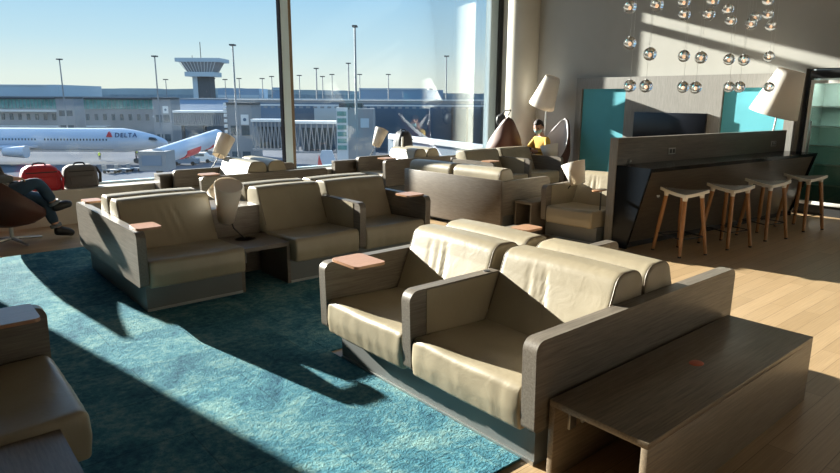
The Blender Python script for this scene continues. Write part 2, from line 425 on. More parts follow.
# small side tables
def side_table(x0, x1, y0, y1, h, label, rz=0):
    t = empty('side_table', (x0, y0, 0), rz, label, 'table'); w, d = x1-x0, y1-y0
    MB().box(0, w, 0, d, h-.035, h, .002).build('tabletop', M['woodx'], t)
    MB().box(0, .03, 0, d, 0, h-.035).build('leg_panel', M['woodx'], t)
    MB().box(w-.03, w, 0, d, 0, h-.035).build('leg_panel', M['woodx'], t)
    MB().box(.03, w-.03, d-.03, d, 0, h-.035).build('back_panel', M['woodx'], t)
    return t
t = empty('side_table', (6.05, 4.97, 0), 0, 'dark open side table between the wood backed sofa and the sunlit armchair', 'table')
MB().box(0, .72, 0, .27, .40, .435, .002).build('tabletop', M['wood'], t)
MB().box(0, .72, 0, .02, 0, .40).build('leg_panel', M['woodx'], t)
MB().box(0, .72, .25, .27, 0, .40).build('leg_panel', M['woodx'], t)
MB().box(.69, .72, .02, .25, 0, .40).build('back_panel', M['blackm'], t)
side_table(2.92, 4.1, 9.16, 9.40, .62, 'dark side table between the mullion sofa and the window ledge')
side_table(5.95, 6.95, 9.30, 9.41, .62, 'narrow dark table between the backpack sofa and the window ledge')
side_table(9.36, 9.82, 7.0, 7.31, .38, 'low table beside the two seat sofa holding a white lamp')

# table lamps
def table_lamp(base, bot, top, label, r0=.085, r1=.135, lean=None):
    t = empty('table_lamp', base, 0, label, 'lamp', 'small tilted table lamps'); b0 = Vector(base)
    L = lambda p: Vector(p)-b0
    MB().cone((0, 0, 0), (0, 0, .012), .10, .095, 28).build('base', M['blackm'], t)
    MB().tube([(0, 0, .01), L(bot)*.6+Vector((0, 0, .0)), L(bot)+(L(top)-L(bot))*.3], .007, 8).build('stem', M['blackm'], t)
    d = (L(top)-L(bot))
    q = MB().tube([L(bot), L(top)], [r0, r1], 36, cap=False)
    sh = q.build('lamp_shade', M['shade'], t)
    sm = sh.modifiers.new('thickness', 'SOLIDIFY'); sm.thickness = .004
    MB().tube([L(top)-d*.03, L(top)-d*.02], [r1*.985, r1*.985], 36).build('shade_cover', M['shade'], sh)
    return t
def V3(v): return (v[0], v[1], v[2])
table_lamp((2.46, 5.42, .39), V3(on_y(226, 220, 5.50)), V3(on_y(228.5, 185, 5.33)), 'white tapered lamp on the built-in table of the long shaded sofa', .075, .125)
table_lamp((2.50, 6.55, .39), V3(on_y(230, 200, 6.40)), V3(on_y(215, 186, 6.52)), 'white lamp half hidden behind the lamp on the shaded sofa table', .08, .125)
table_lamp((3.72, 9.27, .62), V3(on_y(219, 156, 9.2)), V3(on_y(226.5, 137, 9.27)), 'sun glowing orange lamp beside the mullion sofa at the window', .10, .135)
table_lamp((6.72, 9.355, .62), V3(on_y(376, 146, 9.3)), V3(on_y(382, 129.5, 9.3)), 'white lamp left of the black backpack at the window', .075, .125)
table_lamp((6.62, 5.10, .435), V3(on_x(578, 184, 6.62)), V3(on_x(573, 163, 6.62)), 'bright white lamp behind the sunlit armchair beside the bar', .09, .15)
table_lamp((9.60, 7.17, .38), V3(on_x(551, 158, 9.5)), V3(on_x(549, 145, 9.5)), 'small white lamp just right of the man in yellow', .12, .17)
# giant tilted floor lamps
def floor_lamp(base, bot, top, r0, r1, label):
    t = empty('floor_lamp', base, 0, label, 'lamp', 'giant tilted floor lamps'); b0 = Vector(base); L = lambda p: Vector(p)-b0
    MB().cone((0, 0, 0), (0, 0, .025), .22, .21, 32).build('base', M['blackm'], t)
    MB().tube([(0, 0, .02), L(bot)+(L(top)-L(bot))*.5], .012, 10).build('pole', M['alu'], t)
    d = L(top)-L(bot)
    sh = MB().tube([L(bot), L(top)], [r0, r1], 48, cap=False).build('lamp_shade', M['shade'], t)
    sm = sh.modifiers.new('thickness', 'SOLIDIFY'); sm.thickness = .006
    MB().tube([L(top)-d*.02, L(top)-d*.01], [r1*.985]*2, 48).build('shade_cover', M['shade'], sh)
floor_lamp((10.16, on_x(544, 130, 10.16).y, 0), V3(on_x(541.5, 106, 10.12)), V3(on_x(553, 77.5, 10.12)), .26, .15, 'giant white tilted floor lamp above the man in yellow')
pb = on_x(773, 114, 10.12); pt = on_x(792, 70.5, 10.12)
floor_lamp((10.2, 3.95, 0), V3(pb), V3(pt), .34, .185, 'giant white tilted floor lamp beside the drinks cooler')

# ------------------------------------------------------------------ bar
bar = empty('bar_counter', (6.42, 4.14, 0), R(-5.4), 'long dark wood bar with upright screen and slanted black ended counter', 'bar counter')
BL = 3.92
MB().box(0, BL, -.10, 0, 0, 1.262, .002).build('screen_panel', M['barwood'], bar)
o = MB().box(-.012, 0, -.102, .002, 0, 1.264).build('lit_edge', M['greywood'], bar); o['label'] = 'bar end face, lit look painted pale grey'  # pale colour stands for light falling on the end face
P0 = [(-.10, .955), (-.56, .955), (-.30, 0), (-.10, 0)]
MB().prism(P0, .0, .035).build('end_panel', M['black'], bar)
MB().prism(P0, BL+.02-.035, BL+.02).build('end_panel', M['black'], bar)
MB().prism([(-.10, .955), (-.56, .955), (-.548, .91), (-.10, .91)], .035, BL-.015).build('worktop', M['black'], bar)
MB().prism([(-.10, .91), (-.52, .91), (-.29, .07), (-.10, .07)], .035, BL-.015).build('front_panel', M['barwood'], bar)
MB().box(.035, BL-.015, -.27, -.10, 0, .07).build('toe_kick', M['blackm'], bar)
for u in (1.05, BL-.36):
    o = MB().box(u-.075, u+.075, -.108, -.10, 1.035, 1.115, .004).build('power_socket', M['socket'], bar); o['label'] = 'grey double socket plate'
    MB().box(u-.05, u-.012, -.112, -.107, 1.05, 1.10).box(u+.012, u+.05, -.112, -.107, 1.05, 1.10).build('socket_face', M['blackm'], o)
MB().cone((.22, -.101, .995), (.22, -.125, .995), .018, .014, 14).build('coat_hook', M['alu'], bar)
MB().cone((.35, -.415, .62), (.35, -.44, .625), .03, .03, 18).build('coat_hook', M['alu'], bar)
MB().cone((3.6, -.415, .62), (3.6, -.44, .625), .03, .03, 18).build('coat_hook', M['alu'], bar)

# stools
def make_stool(loc, rz, label):
    t = empty('bar_stool', loc, rz, label, 'stool', 'bar stools along the counter')
    n = 14; a = .205; top = []; 
    def h(x, y):   # saddle: high at two opposite edges, valley between
        q_ = abs(x+y)/1.414/.30; return .693 + .058*q_**1.5
    b = MB(); G = {}
    def sq(i, j):
        x = -1+2*i/n; y = -1+2*j/n
        k = 1-.10*(x*x*y*y)      # soften corners
        return x*a*k*(1+.05*y*y), y*a*.9*k
    for lay in (0, 1):
        for i in range(n+1):
            for j in range(n+1):
                x, y = sq(i, j); G[lay, i, j] = b.b.verts.new((x, y, h(x, y)-(.034 if lay else 0)))
    for i in range(n):
        for j in range(n):
            b.b.faces.new((G[0, i, j], G[0, i+1, j], G[0, i+1, j+1], G[0, i, j+1]))
            b.b.faces.new((G[1, i, j], G[1, i, j+1], G[1, i+1, j+1], G[1, i+1, j]))
    for i in range(n):
        for (p, q) in (((i, 0), (i+1, 0)), ((i, n), (i+1, n)), ((0, i), (0, i+1)), ((n, i), (n, i+1))):
            b.b.faces.new((G[0, p[0], p[1]], G[0, q[0], q[1]], G[1, q[0], q[1]], G[1, p[0], p[1]]))
    seat = b.build('seat', M['stoolseat'], t, ang=50)
    b = MB(); G = {}
    for i in range(n+1):
        for j in range(n+1):
            x, y = sq(i, j); x *= .93; y *= .93; G[i, j] = b.b.verts.new((x, y, h(x, y)+.002))
    for i in range(n):
        for j in range(n): b.b.faces.new((G[i, j], G[i+1, j], G[i+1, j+1], G[i, j+1]))
    b.build('seat_pad', M['stooltop'], seat, ang=50)
    feet = []
    for sx in (-1, 1):
        for sy in (-1, 1):
            p0 = Vector((sx*.135, sy*.115, .67+(.028 if sx == sy else 0))); p1 = Vector((sx*.205, sy*.19, 0)); feet.append((p0, p1))
            MB().tube([p0+Vector((0, 0, .02)), p0.lerp(p1, .1)], [.036, .02], 14).build('leg_socket', M['stoolseat'], t)
            lg = MB().tube([p0.lerp(p1, .08), p0.lerp(p1, .5), p1], [.023, .024, .018], 12).build('leg', M['oak'], t)
            MB().tube([p0.lerp(p1, .975), p1], [.020, .019], 12).build('foot_cap', M['blackm'], lg)
    r = MB(); pts = [feet[k][0].lerp(feet[k][1], .70) for k in (0, 1, 3, 2, 0)]
    for p, q in zip(pts, pts[1:]): r.tube([p, q], .007, 8)
    r.build('footrest', M['blackm'], t)
for x, y, a, l in ((6.72, 3.36, 72, 'bar stool nearest the sunlit armchair, leftmost in the row'), (7.50, 3.20, 74, 'second bar stool from the left along the counter'),
                (8.33, 3.11, 74, 'second bar stool from the drinks cooler'), (9.32, 3.02, 74, 'bar stool nearest the drinks cooler, far end of the row')):
    make_stool((x, y, 0), R(a), l)

# ------------------------------------------------------------------ drinks cooler
f = empty('drinks_cooler', (10.60, 2.57, 0), 0, 'tall black drinks cooler with glass door and empty shelves', 'fridge')
MB().box(0, .6, .95, .985, 0, 2.13).box(0, .6, 0, .035, 0, 2.13).box(.56, .6, .035, .95, 0, 2.13).box(0, .6, .035, .95, 2.02, 2.13).box(0, .6, .035, .95, 0, .14).build('cabinet', M['blackm'], f)
MB().box(.54, .558, .04, .945, .14, 2.02).box(.05, .54, .04, .048, .14, 2.02).box(.05, .54, .937, .945, .14, 2.02).build('liner', M['fridge_in'], f)
dr = MB().box(-.03, 0, .03, .075, .16, 1.99, .004).box(-.03, 0, .905, .95, .16, 1.99, .004).box(-.03, 0, .075, .905, 1.94, 1.99, .004).box(-.03, 0, .075, .905, .16, .21, .004).build('door', M['white'], f)
MB().box(-.018, -.012, .075, .905, .21, 1.94).build('pane', M['fglass'], dr)
MB().box(-.055, -.03, .86, .885, .9, 1.4, .008).build('handle', M['alu'], dr)
for z in (.45, .75, 1.03, 1.31, 1.6):
    q = MB().box(.04, .52, .05, .935, z, z+.012)
    sh_ = q.build('shelf', M['fglass'], f)
    MB().box(.035, .045, .05, .935, z-.004, z+.016).build('shelf_edge', M['white'], sh_)
la = bpy.data.lights.new('cooler_fill_light', 'AREA'); la.energy = 11; la.size = .06; la.size_y = .7; la.shape = 'RECTANGLE'; la.color = (.9, 1, .95)  # unseen lamp added to brighten the inside of the cooler
lo_ = link(bpy.data.objects.new('cooler_fill_light', la), f); lo_.location = (.12, .5, 2.0); lo_.rotation_euler = (0, R(-18), R(0))
MB().box(.06, .10, .10, .88, 2.0, 2.015).build('added_strip', M['white'], f)  # added unseen strip in plain white, gives no light itself
MB().box(.50, .53, .48, .50, .16, 2.0).build('shelf_rail', M['blackm'], f)

# ------------------------------------------------------------------ panelled wall with screen
mw = empty('media_wall', (10.62, 0, 0), 0, 'grey wood wall panelling with two teal felt panels behind the bar', 'wall panelling')
def cut_panel():
    q = MB(); y = [3.66, 3.80, 4.77, 6.54, 7.50, 7.63]
    # strips around two openings
    q.box(-.12, -.02, y[0], y[1], 0, 2.10); q.box(-.12, -.02, y[2], y[3], 0, 2.10); q.box(-.12, -.02, y[4], y[5], 0, 2.10)
    for a, b_ in ((y[1], y[2]), (y[3], y[4])):
        q.box(-.12, -.02, a, b_, 1.89, 2.10); q.box(-.12, -.02, a, b_, 0, .30)
    return q.build('panel_frame', M['greywood'], mw, smooth=False)
cut_panel()
MB().box(-.08, -.03, 3.81, 4.76, .3, 1.89).build('felt_panel', M['teal'], mw)
MB().box(-.08, -.03, 6.55, 7.49, .3, 1.89).build('felt_panel', M['teal'], mw)
tv = tag(MB().box(10.44, 10.498, 4.98, 6.30, .94, 1.475, .004).build('television', M['tv']), 'wide black screen mounted between the two teal panels', 'television')

# ------------------------------------------------------------------ pendants
rowA = [(630, [(7, 0), (43, 1), (86, 2)]), (684, [(2, -1), (14.5, 0), (56, 1), (87, 2)]), (729, [(9.5, 0), (59.5, 1), (87, 2)]), (769, [(1, -1), (14.5, 0), (56.5, 1), (87, 2)])]
PEN = [(630, 7, 3.9), (630, 43, 3.9), (630, 86, 3.9), (657, 5, 3.62), (650, 54, 3.62), (646, 86, 3.62), (684, 2, 3.8), (684.5, 14.5, 3.8), (684, 56, 3.8), (683, 87, 3.8),
       (713, 1, 3.55), (709, 14.5, 3.55), (701, 57.5, 3.55), (695.5, 87.5, 3.55), (728, 9.5, 3.7), (731, 21, 3.7), (729, 59.5, 3.7), (729, 87, 3.7),
       (755, 17.5, 3.45), (751, 23.5, 3.45), (744, 60, 3.45), (739.5, 87, 3.45), (768, 1, 3.55), (768, 14.5, 3.55), (771, 26, 3.55), (769, 56.5, 3.55), (769, 87, 3.55)]
def rown(y): return 'lowest row' if y > 80 else 'middle row' if y > 40 else 'upper cluster' if y > 10 else 'highest tier'
ordw = ['leftmost', 'second from left', 'third from left', 'fourth from left', 'fifth from left', 'sixth from left', 'seventh from left', 'eighth from left', 'ninth from left', 'tenth from left']
byrow = {}
for p in PEN: byrow.setdefault(rown(p[1]), []).append(p)
gm = MB().sphere((0, 0, 0), .066, 24).b
CE = 6.3
for k, v in byrow.items():
    v.sort(key=lambda p: p[0])
    for i, (px, py, y) in enumerate(v):
        c = on_y(px, py, y)
        t = empty('pendant_light', c, 0, 'clear glass globe pendant, %s of the %s hanging over the bar' % (ordw[i], k), 'pendant light', 'glass globe pendants over the bar')
        MB().sphere((0, 0, 0), .068, 28).build('glass_globe', M['globe'], t, ang=180)
        MB().tube([(0, 0, .02), (0, 0, .067)], [.019, .017], 12).build('cap', M['alu'], t)
        MB().sphere((0, 0, -.006), .011, 12, (1, 1, 1.3)).build('bulb', M['bulb'], t, ang=180)
        MB().tube([(0, 0, .065), (0, 0, CE-.01-c.z)], .0016, 5).build('cable', M['alu'], t)

# ------------------------------------------------------------------ the room
YW = 9.80; XW = 10.62; LG = 9.43
S = lambda o: tag(o, kind='structure')
S(MB().box(-6, XW+.9, -6, YW+.2, -.2, 0).build('floor', M['floor'], smooth=False))
tag(MB().box(-2.5, 2.13, 1.745, 7.85, 0, .012, .003).box(2.13, 4.6, 3.45, 7.85, 0, .012, .003).build('area_rug', M['rug'], smooth=False), 'teal mottled rug covering the floor between the sofas', 'rug')
S(MB().box(-6, XW+.3, -6, YW+.2, CE, CE+.2).build('ceiling', M['ceil'], smooth=False))
S(MB().box(XW, XW+.3, -6, 2.50, 0, CE).box(XW, XW+.3, 3.62, YW+.2, 0, CE).box(XW, XW+.3, 2.50, 3.62, 2.16, CE).box(XW+.7, XW+.8, 2.4, 3.72, 0, 2.3).build('wall_right', M['wall'], smooth=False))
S(MB().box(-6, XW, -6.2, -6, 0, CE).build('wall_rear', M['ceil'], smooth=False))
S(MB().box(-6.2, -.17, YW, YW+.2, 0, CE).build('wall_window_side', M['wall'], smooth=False))
S(MB().box(-6, XW, LG+.02, YW, 0, .44).box(-6, XW, LG, LG+.05, .25, .44).box(-6, XW, LG-.03, YW+.05, .44, .475, .004).build('trim_1', M['ledge'], smooth=False))
S(MB().box(-.17, XW, YW-.02, YW+.12, 4.25, 5.05).box(-.17, XW, YW-.02, YW+.12, 6.05, CE).build('wall_above_window', M['wall'], smooth=False))
S(MB().box(-.16, XW, YW+.01, YW+.022, 5.05, 6.05).build('fill_window', M['glass'], smooth=False))  # unseen upper pane, added to let more ambient light in
# panes and frames
xm = [on_y(278.5, 60, YW).x, on_y(281.6, 60, YW).x, on_y(291.5, 60, YW).x+.04]
S(MB().box(-.16, xm[1], YW+.01, YW+.022, .475, 4.25).build('window_1', M['glass'], smooth=False))
S(MB().box(xm[1]+.12, 10.38, YW+.01, YW+.022, .475, 4.25).build('window_2', M['glass'], smooth=False))
S(MB().box(10.42, XW, YW+.01, YW+.022, .475, 4.25).build('window_3', M['glass'], smooth=False))
xb = on_y(282.2, 60, YW-.03).x; xa = xb-.012; xc = on_y(289.7, 60, YW-.03).x; xd = on_y(292.6, 60, YW-.03).x
S(MB().box(xa, xb, YW-.03, YW+.085, .475, 6.05).build('trim_2', M['gasket'], smooth=False))
S(MB().box(xb, xc, YW-.03, YW+.08, .475, 6.05).build('trim_3', M['frame'], smooth=False))
S(MB().box(xc, xd, YW-.03, YW+.08, .475, 6.05).build('trim_4', M['framebrown'], smooth=False))
x1 = on_y(489, 60, YW).x; x2 = on_y(496, 60, YW).x; x3 = on_y(499.5, 60, YW).x
S(MB().box(x1, x2, YW-.03, YW+.12, .475, 4.25).build('trim_5', M['frame_shade'], smooth=False))
S(MB().box(x2, x3, YW-.08, YW+.12, .475, 4.25).build('trim_6', M['blackm'], smooth=False))
S(MB().box(-.17, XW, YW-.02, YW+.08, 3.93, 4.05).build('trim_7', M['frame_shade'], smooth=False))
S(MB().box(-.17, XW, YW-.03, YW+.06, .475, .50).build('trim_8', M['frame'], smooth=False))
c0 = on_y(522.5, 60, 9.0)
S(MB().cone((c0.x, 9.0, 0), (c0.x, 9.0, CE), .33, .33, 48).build('column', M['cream']))
S(MB().box(-6.2, -6, -6, YW, 0, CE).build('wall_left', M['wall'], smooth=False))
# unseen ceiling lamps, added to lift the room's ambient light
for x in (1.5, 5.0, 8.5):
    for y in (-1.5, 1.5, 5.0, 8):
        t = empty('fill_light', (x, y, CE-.02), 0, 'unseen warm fill light added in the ceiling', 'fill light', 'added ceiling fill lights')
        MB().cone((0, 0, .0), (0, 0, .02), .09, .09, 24).build('trim_ring', M['white'], t)
        MB().cone((0, 0, -.003), (0, 0, .0), .07, .07, 24).build('diffuser', M['fill_light'], t)

# ------------------------------------------------------------------ shell chairs
def shell_chair(loc, rz, label, H=1.48, back=.36):
    """faces local +x; pointed back"""
    t = empty('swivel_chair', loc, rz, label, 'chair', 'brown shell swivel chairs')
    def surf(k, N=40, MV=14):
        G = []
        for i in range(N+1):
            u = -1+2*i/N; a = pi+u*R(150); au = abs(u)
            s = 1-au; rim = .40+(H-.40)*(s**1.15)*(1-.12*math.exp(-(au/.1)**2))
            row = []
            for j in range(MV+1):
                v = j/MV; z = .22+(rim-.22)*v; hh = (z-.22)/(H-.22)
                r = (.12+.27*min(1, v*1.6)**.6+.02*hh)*(1-.0*hh)-k
                wob = 1+.12*abs(sin(a))
                x = r*cos(a)*1.05-hh*back*.75*max(0, -cos(a)); y = r*sin(a)*wob*(1-.55*hh)
                row.append(Vector((x, y, z)))
            G.append(row)
        return G
    for k, nm, m_ in ((0, 'shell', 'brown'), (.03, 'lining', 'lining')):
        q = MB(); q.rings(surf(k), cap=False, closed=False)
        o = q.build(nm, M[m_], t, ang=70)
        sm = o.modifiers.new('thickness', 'SOLIDIFY'); sm.thickness = .022; sm.offset = 0
    MB().cone((0.02, 0, .26), (.04, 0, .42), .24, .34, 32).build('seat_cushion', M['lining' if H < 1.2 else 'brown'], t)
    MB().tube([(0, 0, .05), (0, 0, .25)], .025, 14).build('post', M['alu'], t)
    for kk in range(4):
        a = R(25+90*kk)
        MB().tube([(0, 0, .06), (cos(a)*.34, sin(a)*.34, .015)], [.022, .012], 10).build('foot', M['alu'], t)
    return t
shell_chair((1.0, 8.62, 0), R(-6), 'dark maroon shell chair at the left edge holding the person in jeans', H=1.35)
shell_chair((9.55, 8.62, 0), R(48), 'empty dark brown shell chair with pointed back turned to the window', H=1.50)
shell_chair((9.90, 7.72, 0), R(185), 'pale lined shell chair in which the man in yellow sits', H=1.46, back=.10)

# ------------------------------------------------------------------ people
def skin(name, J, E_, mat, parent, sub=2, root=None):
    """J: {joint:(x,y,z,r)}; E_: pairs"""
    keys = list(J); idx = {k: i for i, k in enumerate(keys)}
    me = bpy.data.meshes.new(name); me.from_pydata([J[k][:3] for k in keys], [(idx[a], idx[b]) for a, b in E_], []); me.update()
    o = link(bpy.data.objects.new(name, me), parent); me.materials.append(mat)
    md = o.modifiers.new('skin', 'SKIN'); md.use_smooth_shade = True
    if not me.skin_vertices: 
        bpy.context.view_layer.objects.active = o
    for k in keys:
        sv = me.skin_vertices[0].data[idx[k]]; r = J[k][3]; r = r if isinstance(r, tuple) else (r, r); sv.radius = r
        sv.use_root = (k == (root or keys[0]))
    ss = o.modifiers.new('smooth', 'SUBSURF'); ss.levels = sub; ss.render_levels = sub
    return o
def hand(J, E_, wrist, palm_dir, side, curl, tag_, s=1):
    """adds palm and five fingers to a body skeleton"""
    w = Vector(J[wrist][:3]); d = Vector(palm_dir).normalized(); sd = Vector(side).normalized(); cu = Vector(curl).normalized()
    def add(n, p, r, frm): J[n] = (*p, r); E_.append((frm, n))
    pc = w+d*.05*s; add(tag_+'palm', pc, (.026*s, .018*s), wrist)
    for i, (off, ln) in enumerate(((-.030, .062), (-.010, .074), (.010, .070), (.028, .054))):
        k = pc+d*.035*s+sd*off*s; add(tag_+'k%d' % i, k, .009*s, tag_+'palm')
        a = k+(d*.8+cu*.5).normalized()*ln*.5*s; add(tag_+'m%d' % i, a, .0085*s, tag_+'k%d' % i)
        b_ = a+(d*.3+cu*.9).normalized()*ln*.5*s; add(tag_+'t%d' % i, b_, .007*s, tag_+'m%d' % i)
    k = w+d*.025*s-sd*.035*s; add(tag_+'th0', k, .011*s, wrist)
    k2 = k+(d*.6-sd*.5+cu*.3).normalized()*.035*s; add(tag_+'th1', k2, .010*s, tag_+'th0')
    add(tag_+'th2', k2+(d*.8+cu*.5).normalized()*.028*s, .008*s, tag_+'th1')

def head(parent, c, look, tilt, hair=True, mask=False):
    """head built as a shaped ellipsoid with nose, ears, eyes; look = yaw, tilt = pitch down"""
    q = MB(); g = bmesh.ops.create_uvsphere(q.b, u_segments=32, v_segments=24, radius=1)
    for v in g['verts']:
        x, y, z = v.co
        w = 1-.22*max(0, -z)**1.2
        X = x*.098*(1 if x < 0 else 1-.05*abs(z)); Y = y*.078*w; Z = z*.118
        if x > 0 and z < 0: X *= 1-.10*(-z)
        nose = math.exp(-((y/.16)**2+((z+.12)/.22)**2)) if x > 0 else 0; X += .022*nose*(1 if z > -.35 else .3)
        for s in (-1, 1): X -= .010*math.exp(-(((y-s*.38)/.17)**2+((z-.08)/.13)**2)) if x > 0 else 0
        if x > 0: X += .006*math.exp(-((y/.3)**2+((z+.55)/.10)**2))
        v.co = Vector((X, Y, Z))
    for s in (-1, 1): q.sphere((-.005, s*.078, -.01), .03, 12, (.6, .3, 1))
    h = q.build('head', M['skin'], parent, ang=70)
    h.location = c; h.rotation_euler = (0, tilt, look)
    for s in (-1, 1): pass
    e = MB()
    for s in (-1, 1): e.sphere((.080, s*.030, .010), .011, 10)
    e.build('eyes', M['hair'], h)
    q = MB(); g = bmesh.ops.create_uvsphere(q.b, u_segments=28, v_segments=18, radius=1)
    dele = []
    for v in g['verts']:
        x, y, z = v.co; nn = noise.noise(v.co*3)*.05
        if z < -.45 or (x > .35 and z < .38) or (x > -.05 and z < .05): dele.append(v)
        v.co = Vector((x*.108-.004, y*.088, z*.128+.006))*(1+nn)
    bmesh.ops.delete(q.b, geom=dele, context='VERTS')
    hr = q.build('hair', M['hair'], h, ang=80); sm = hr.modifiers.new('thickness', 'SOLIDIFY'); sm.thickness = .012; sm.offset = -1
    if mask:
        q = MB(); g = bmesh.ops.create_uvsphere(q.b, u_segments=24, v_segments=18, radius=1); dele = []
        for v in g['verts']:
            x, y, z = v.co
            if x < .15 or z > -.02 or z < -.93: dele.append(v)
            v.co = Vector((x*.118, y*.082*(1-.15*max(0, -z)), z*.122))
        bmesh.ops.delete(q.b, geom=dele, context='VERTS')
        mk = q.build('face_mask', M['mask'], h, ang=80); sm = mk.modifiers.new('thickness', 'SOLIDIFY'); sm.thickness = .003
        MB().tube([(.04, .079, -.03), (.0, .083, -.01)], .0018, 6).tube([(.04, -.079, -.03), (.0, -.083, -.01)], .0018, 6).build('ear_loops', M['mask'], mk)
    return h
# man in yellow sits facing -x, turned slightly to the camera
mp_ = empty('person', (9.9, 7.72, 0), 0, 'man in mustard sweater and pale blue mask sitting behind the sofas, looking down', 'person')
hd = on_x(538.5, 127, 9.78)
mo = Vector((9.9, 7.72, 0)); yaw_m = R(176); cz, sz = cos(yaw_m), sin(yaw_m)
hx = Vector((hd.x, hd.y, hd.z))
def ml(f_, s_, z, r): # forward, sideways(left), height -> local to person
    return (hx.x-mo.x-.10*cz+f_*cz-s_*sz, hx.y-mo.y-.10*sz+f_*sz+s_*cz, z, r)
hz = hx.z
BJ = {'pelvis': ml(.0, 0, .50, (.14, .11)), 'belly': ml(-.02, 0, .66, (.135, .10)), 'chest': ml(-.03, 0, hz-.34, (.155, .11)), 'neckb': ml(.0, 0, hz-.17, .058), 'neck': ml(.05, 0, hz-.09, .050),
      'shl': ml(.0, .155, hz-.25, .062), 'ell': ml(.10, .25, .72, .045), 'wrl': ml(.27, .10, .70, .030),
      'shr': ml(.0, -.155, hz-.25, .062), 'elr': ml(.10, -.25, .72, .045), 'wrr': ml(.27, -.08, .70, .030),
      'hil': ml(.04, .10, .50, .085), 'knl': ml(.48, .16, .60, .062), 'anl': ml(.62, .16, .12, .040), 'tol': ml(.78, .17, .05, .035),
      'hir': ml(.04, -.10, .50, .085), 'knr': ml(.48, -.12, .56, .062), 'anr': ml(.58, -.12, .12, .040), 'tor': ml(.74, -.13, .05, .035)}
BE = [('pelvis', 'belly'), ('belly', 'chest'), ('chest', 'neckb'), ('neckb', 'neck'), ('chest', 'shl'), ('shl', 'ell'), ('ell', 'wrl'), ('chest', 'shr'), ('shr', 'elr'), ('elr', 'wrr'),
      ('pelvis', 'hil'), ('hil', 'knl'), ('knl', 'anl'), ('anl', 'tol'), ('pelvis', 'hir'), ('hir', 'knr'), ('knr', 'anr'), ('anr', 'tor')]
def grow(J, ks, dr): return {k: (*J[k][:3], tuple(q+dr for q in J[k][3]) if isinstance(J[k][3], tuple) else J[k][3]+dr) for k in ks}
def sub(E_, ks): return [e for e in E_ if e[0] in ks and e[1] in ks]
def dress(mp, J, E_, up_mat, dn_mat):
    ku = ['pelvis', 'belly', 'chest', 'neckb', 'shl', 'ell', 'shr', 'elr']
    U = grow(J, ku, .014)
    for s in 'lr':
        if 'wr'+s in J and J.get('el'+s):
            a = Vector(J['el'+s][:3]); b_ = Vector(J['wr'+s][:3]); p = a.lerp(b_, .88); U['cf'+s] = (*p, .043)
    U['neckb'] = (*Vector(J['chest'][:3]).lerp(Vector(J['neckb'][:3]), .85), .066)
    skin('sweater', U, sub(E_, ku)+[('ell', 'cfl'), ('elr', 'cfr')], up_mat, mp, root='pelvis')
    kd = ['pelvis', 'hil', 'knl', 'hir', 'knr']; Dn = grow(J, kd, .012)
    for s in 'lr':
        a = Vector(J['kn'+s][:3]); b_ = Vector(J['an'+s][:3]); Dn['hm'+s] = (*a.lerp(b_, .86), .060)
    tr_ = skin('trousers', Dn, sub(E_, kd)+[('knl', 'hml'), ('knr', 'hmr')], dn_mat, mp, root='pelvis')
    for s in 'lr':
        a = Vector(J['kn'+s][:3]); b_ = Vector(J['an'+s][:3]); t_ = Vector(J['to'+s][:3]); 
        c1 = a.lerp(b_, .84); c2 = a.lerp(b_, .94)
        MB().tube([c1, c2], [.066, .064], 20).build('cuff', M['cuff'], tr_)
        fd = (t_-b_).normalized(); he = b_-fd*.05; he.z = min(he.z, b_.z)-.02; tp = t_+fd*.05
        skin('shoe', {'h': (*he, (.058, .055)), 'a': (*(b_+Vector((0, 0, -.02))), (.064, .066)), 't': (*(t_+Vector((0, 0, .012))), (.060, .052)), 'e': (*tp, (.050, .036))}, [('h', 'a'), ('a', 't'), ('t', 'e')], M['blackbag'], mp)
fwm = Vector((cz, sz, 0)); sdm = Vector((-sz, cz, 0))
hand(BJ, BE, 'wrl', fwm*.6-sdm*.6+Vector((0, 0, .2)), (0, 0, 1), -sdm, 'hl'); hand(BJ, BE, 'wrr', fwm*.6+sdm*.6+Vector((0, 0, .2)), (0, 0, -1), sdm, 'hr')
skin('body', BJ, BE, M['skin'], mp_, root='pelvis'); dress(mp_, BJ, BE, M['yellow'], M['jeans'])
hm_ = head(mp_, hx-mo, R(195), R(22), mask=True); hm_.scale = (1.12, 1.12, 1.12)
ph = ml(.36, .01, .74, 0)
tag(MB().box(-.035, .035, -.07, .07, 0, .008, .002).build('mobile_phone', M['black']), 'small dark phone held in the lap of the man in yellow', 'phone')
po = bpy.data.objects['mobile_phone']; po.location = (mo.x+ph[0], mo.y+ph[1], .755); po.rotation_euler = (0, R(-40), yaw_m+pi)

# person in jeans at the left edge, faces +x, one leg crossed
lo = Vector((.78, 8.55, 0)); lp = empty('person', lo, 0, 'seated person in rolled jeans and black sneakers with crossed legs, cut off at left', 'person')
def pl(x, y, z, r): return (x-lo.x, y-lo.y, z, r)
LJ = {'pelvis': pl(.98, 8.55, .56, (.15, .12)), 'belly': pl(.92, 8.55, .72, (.14, .11)), 'chest': pl(.83, 8.55, .95, (.16, .12)), 'neckb': pl(.79, 8.55, 1.14, .058), 'neck': pl(.80, 8.55, 1.21, .05),
      'shl': pl(.82, 8.73, 1.04, .065), 'ell': pl(.88, 8.82, .80, .046), 'wrl': pl(1.08, 8.70, .76, .032),
      'shr': pl(.82, 8.37, 1.04, .065), 'elr': pl(.88, 8.28, .80, .046), 'wrr': pl(1.08, 8.40, .78, .032),
      'hil': pl(.98, 8.64, .58, .09), 'knl': pl(1.36, 8.60, .50, .066), 'anl': pl(1.47, 8.56, .12, .042), 'tol': pl(1.60, 8.55, .055, .036),
      'hir': pl(.98, 8.46, .60, .095), 'knr': pl(1.31, 8.48, .72, .066), 'anr': pl(1.47, 8.50, .42, .042), 'tor': pl(1.60, 8.50, .415, .036)}
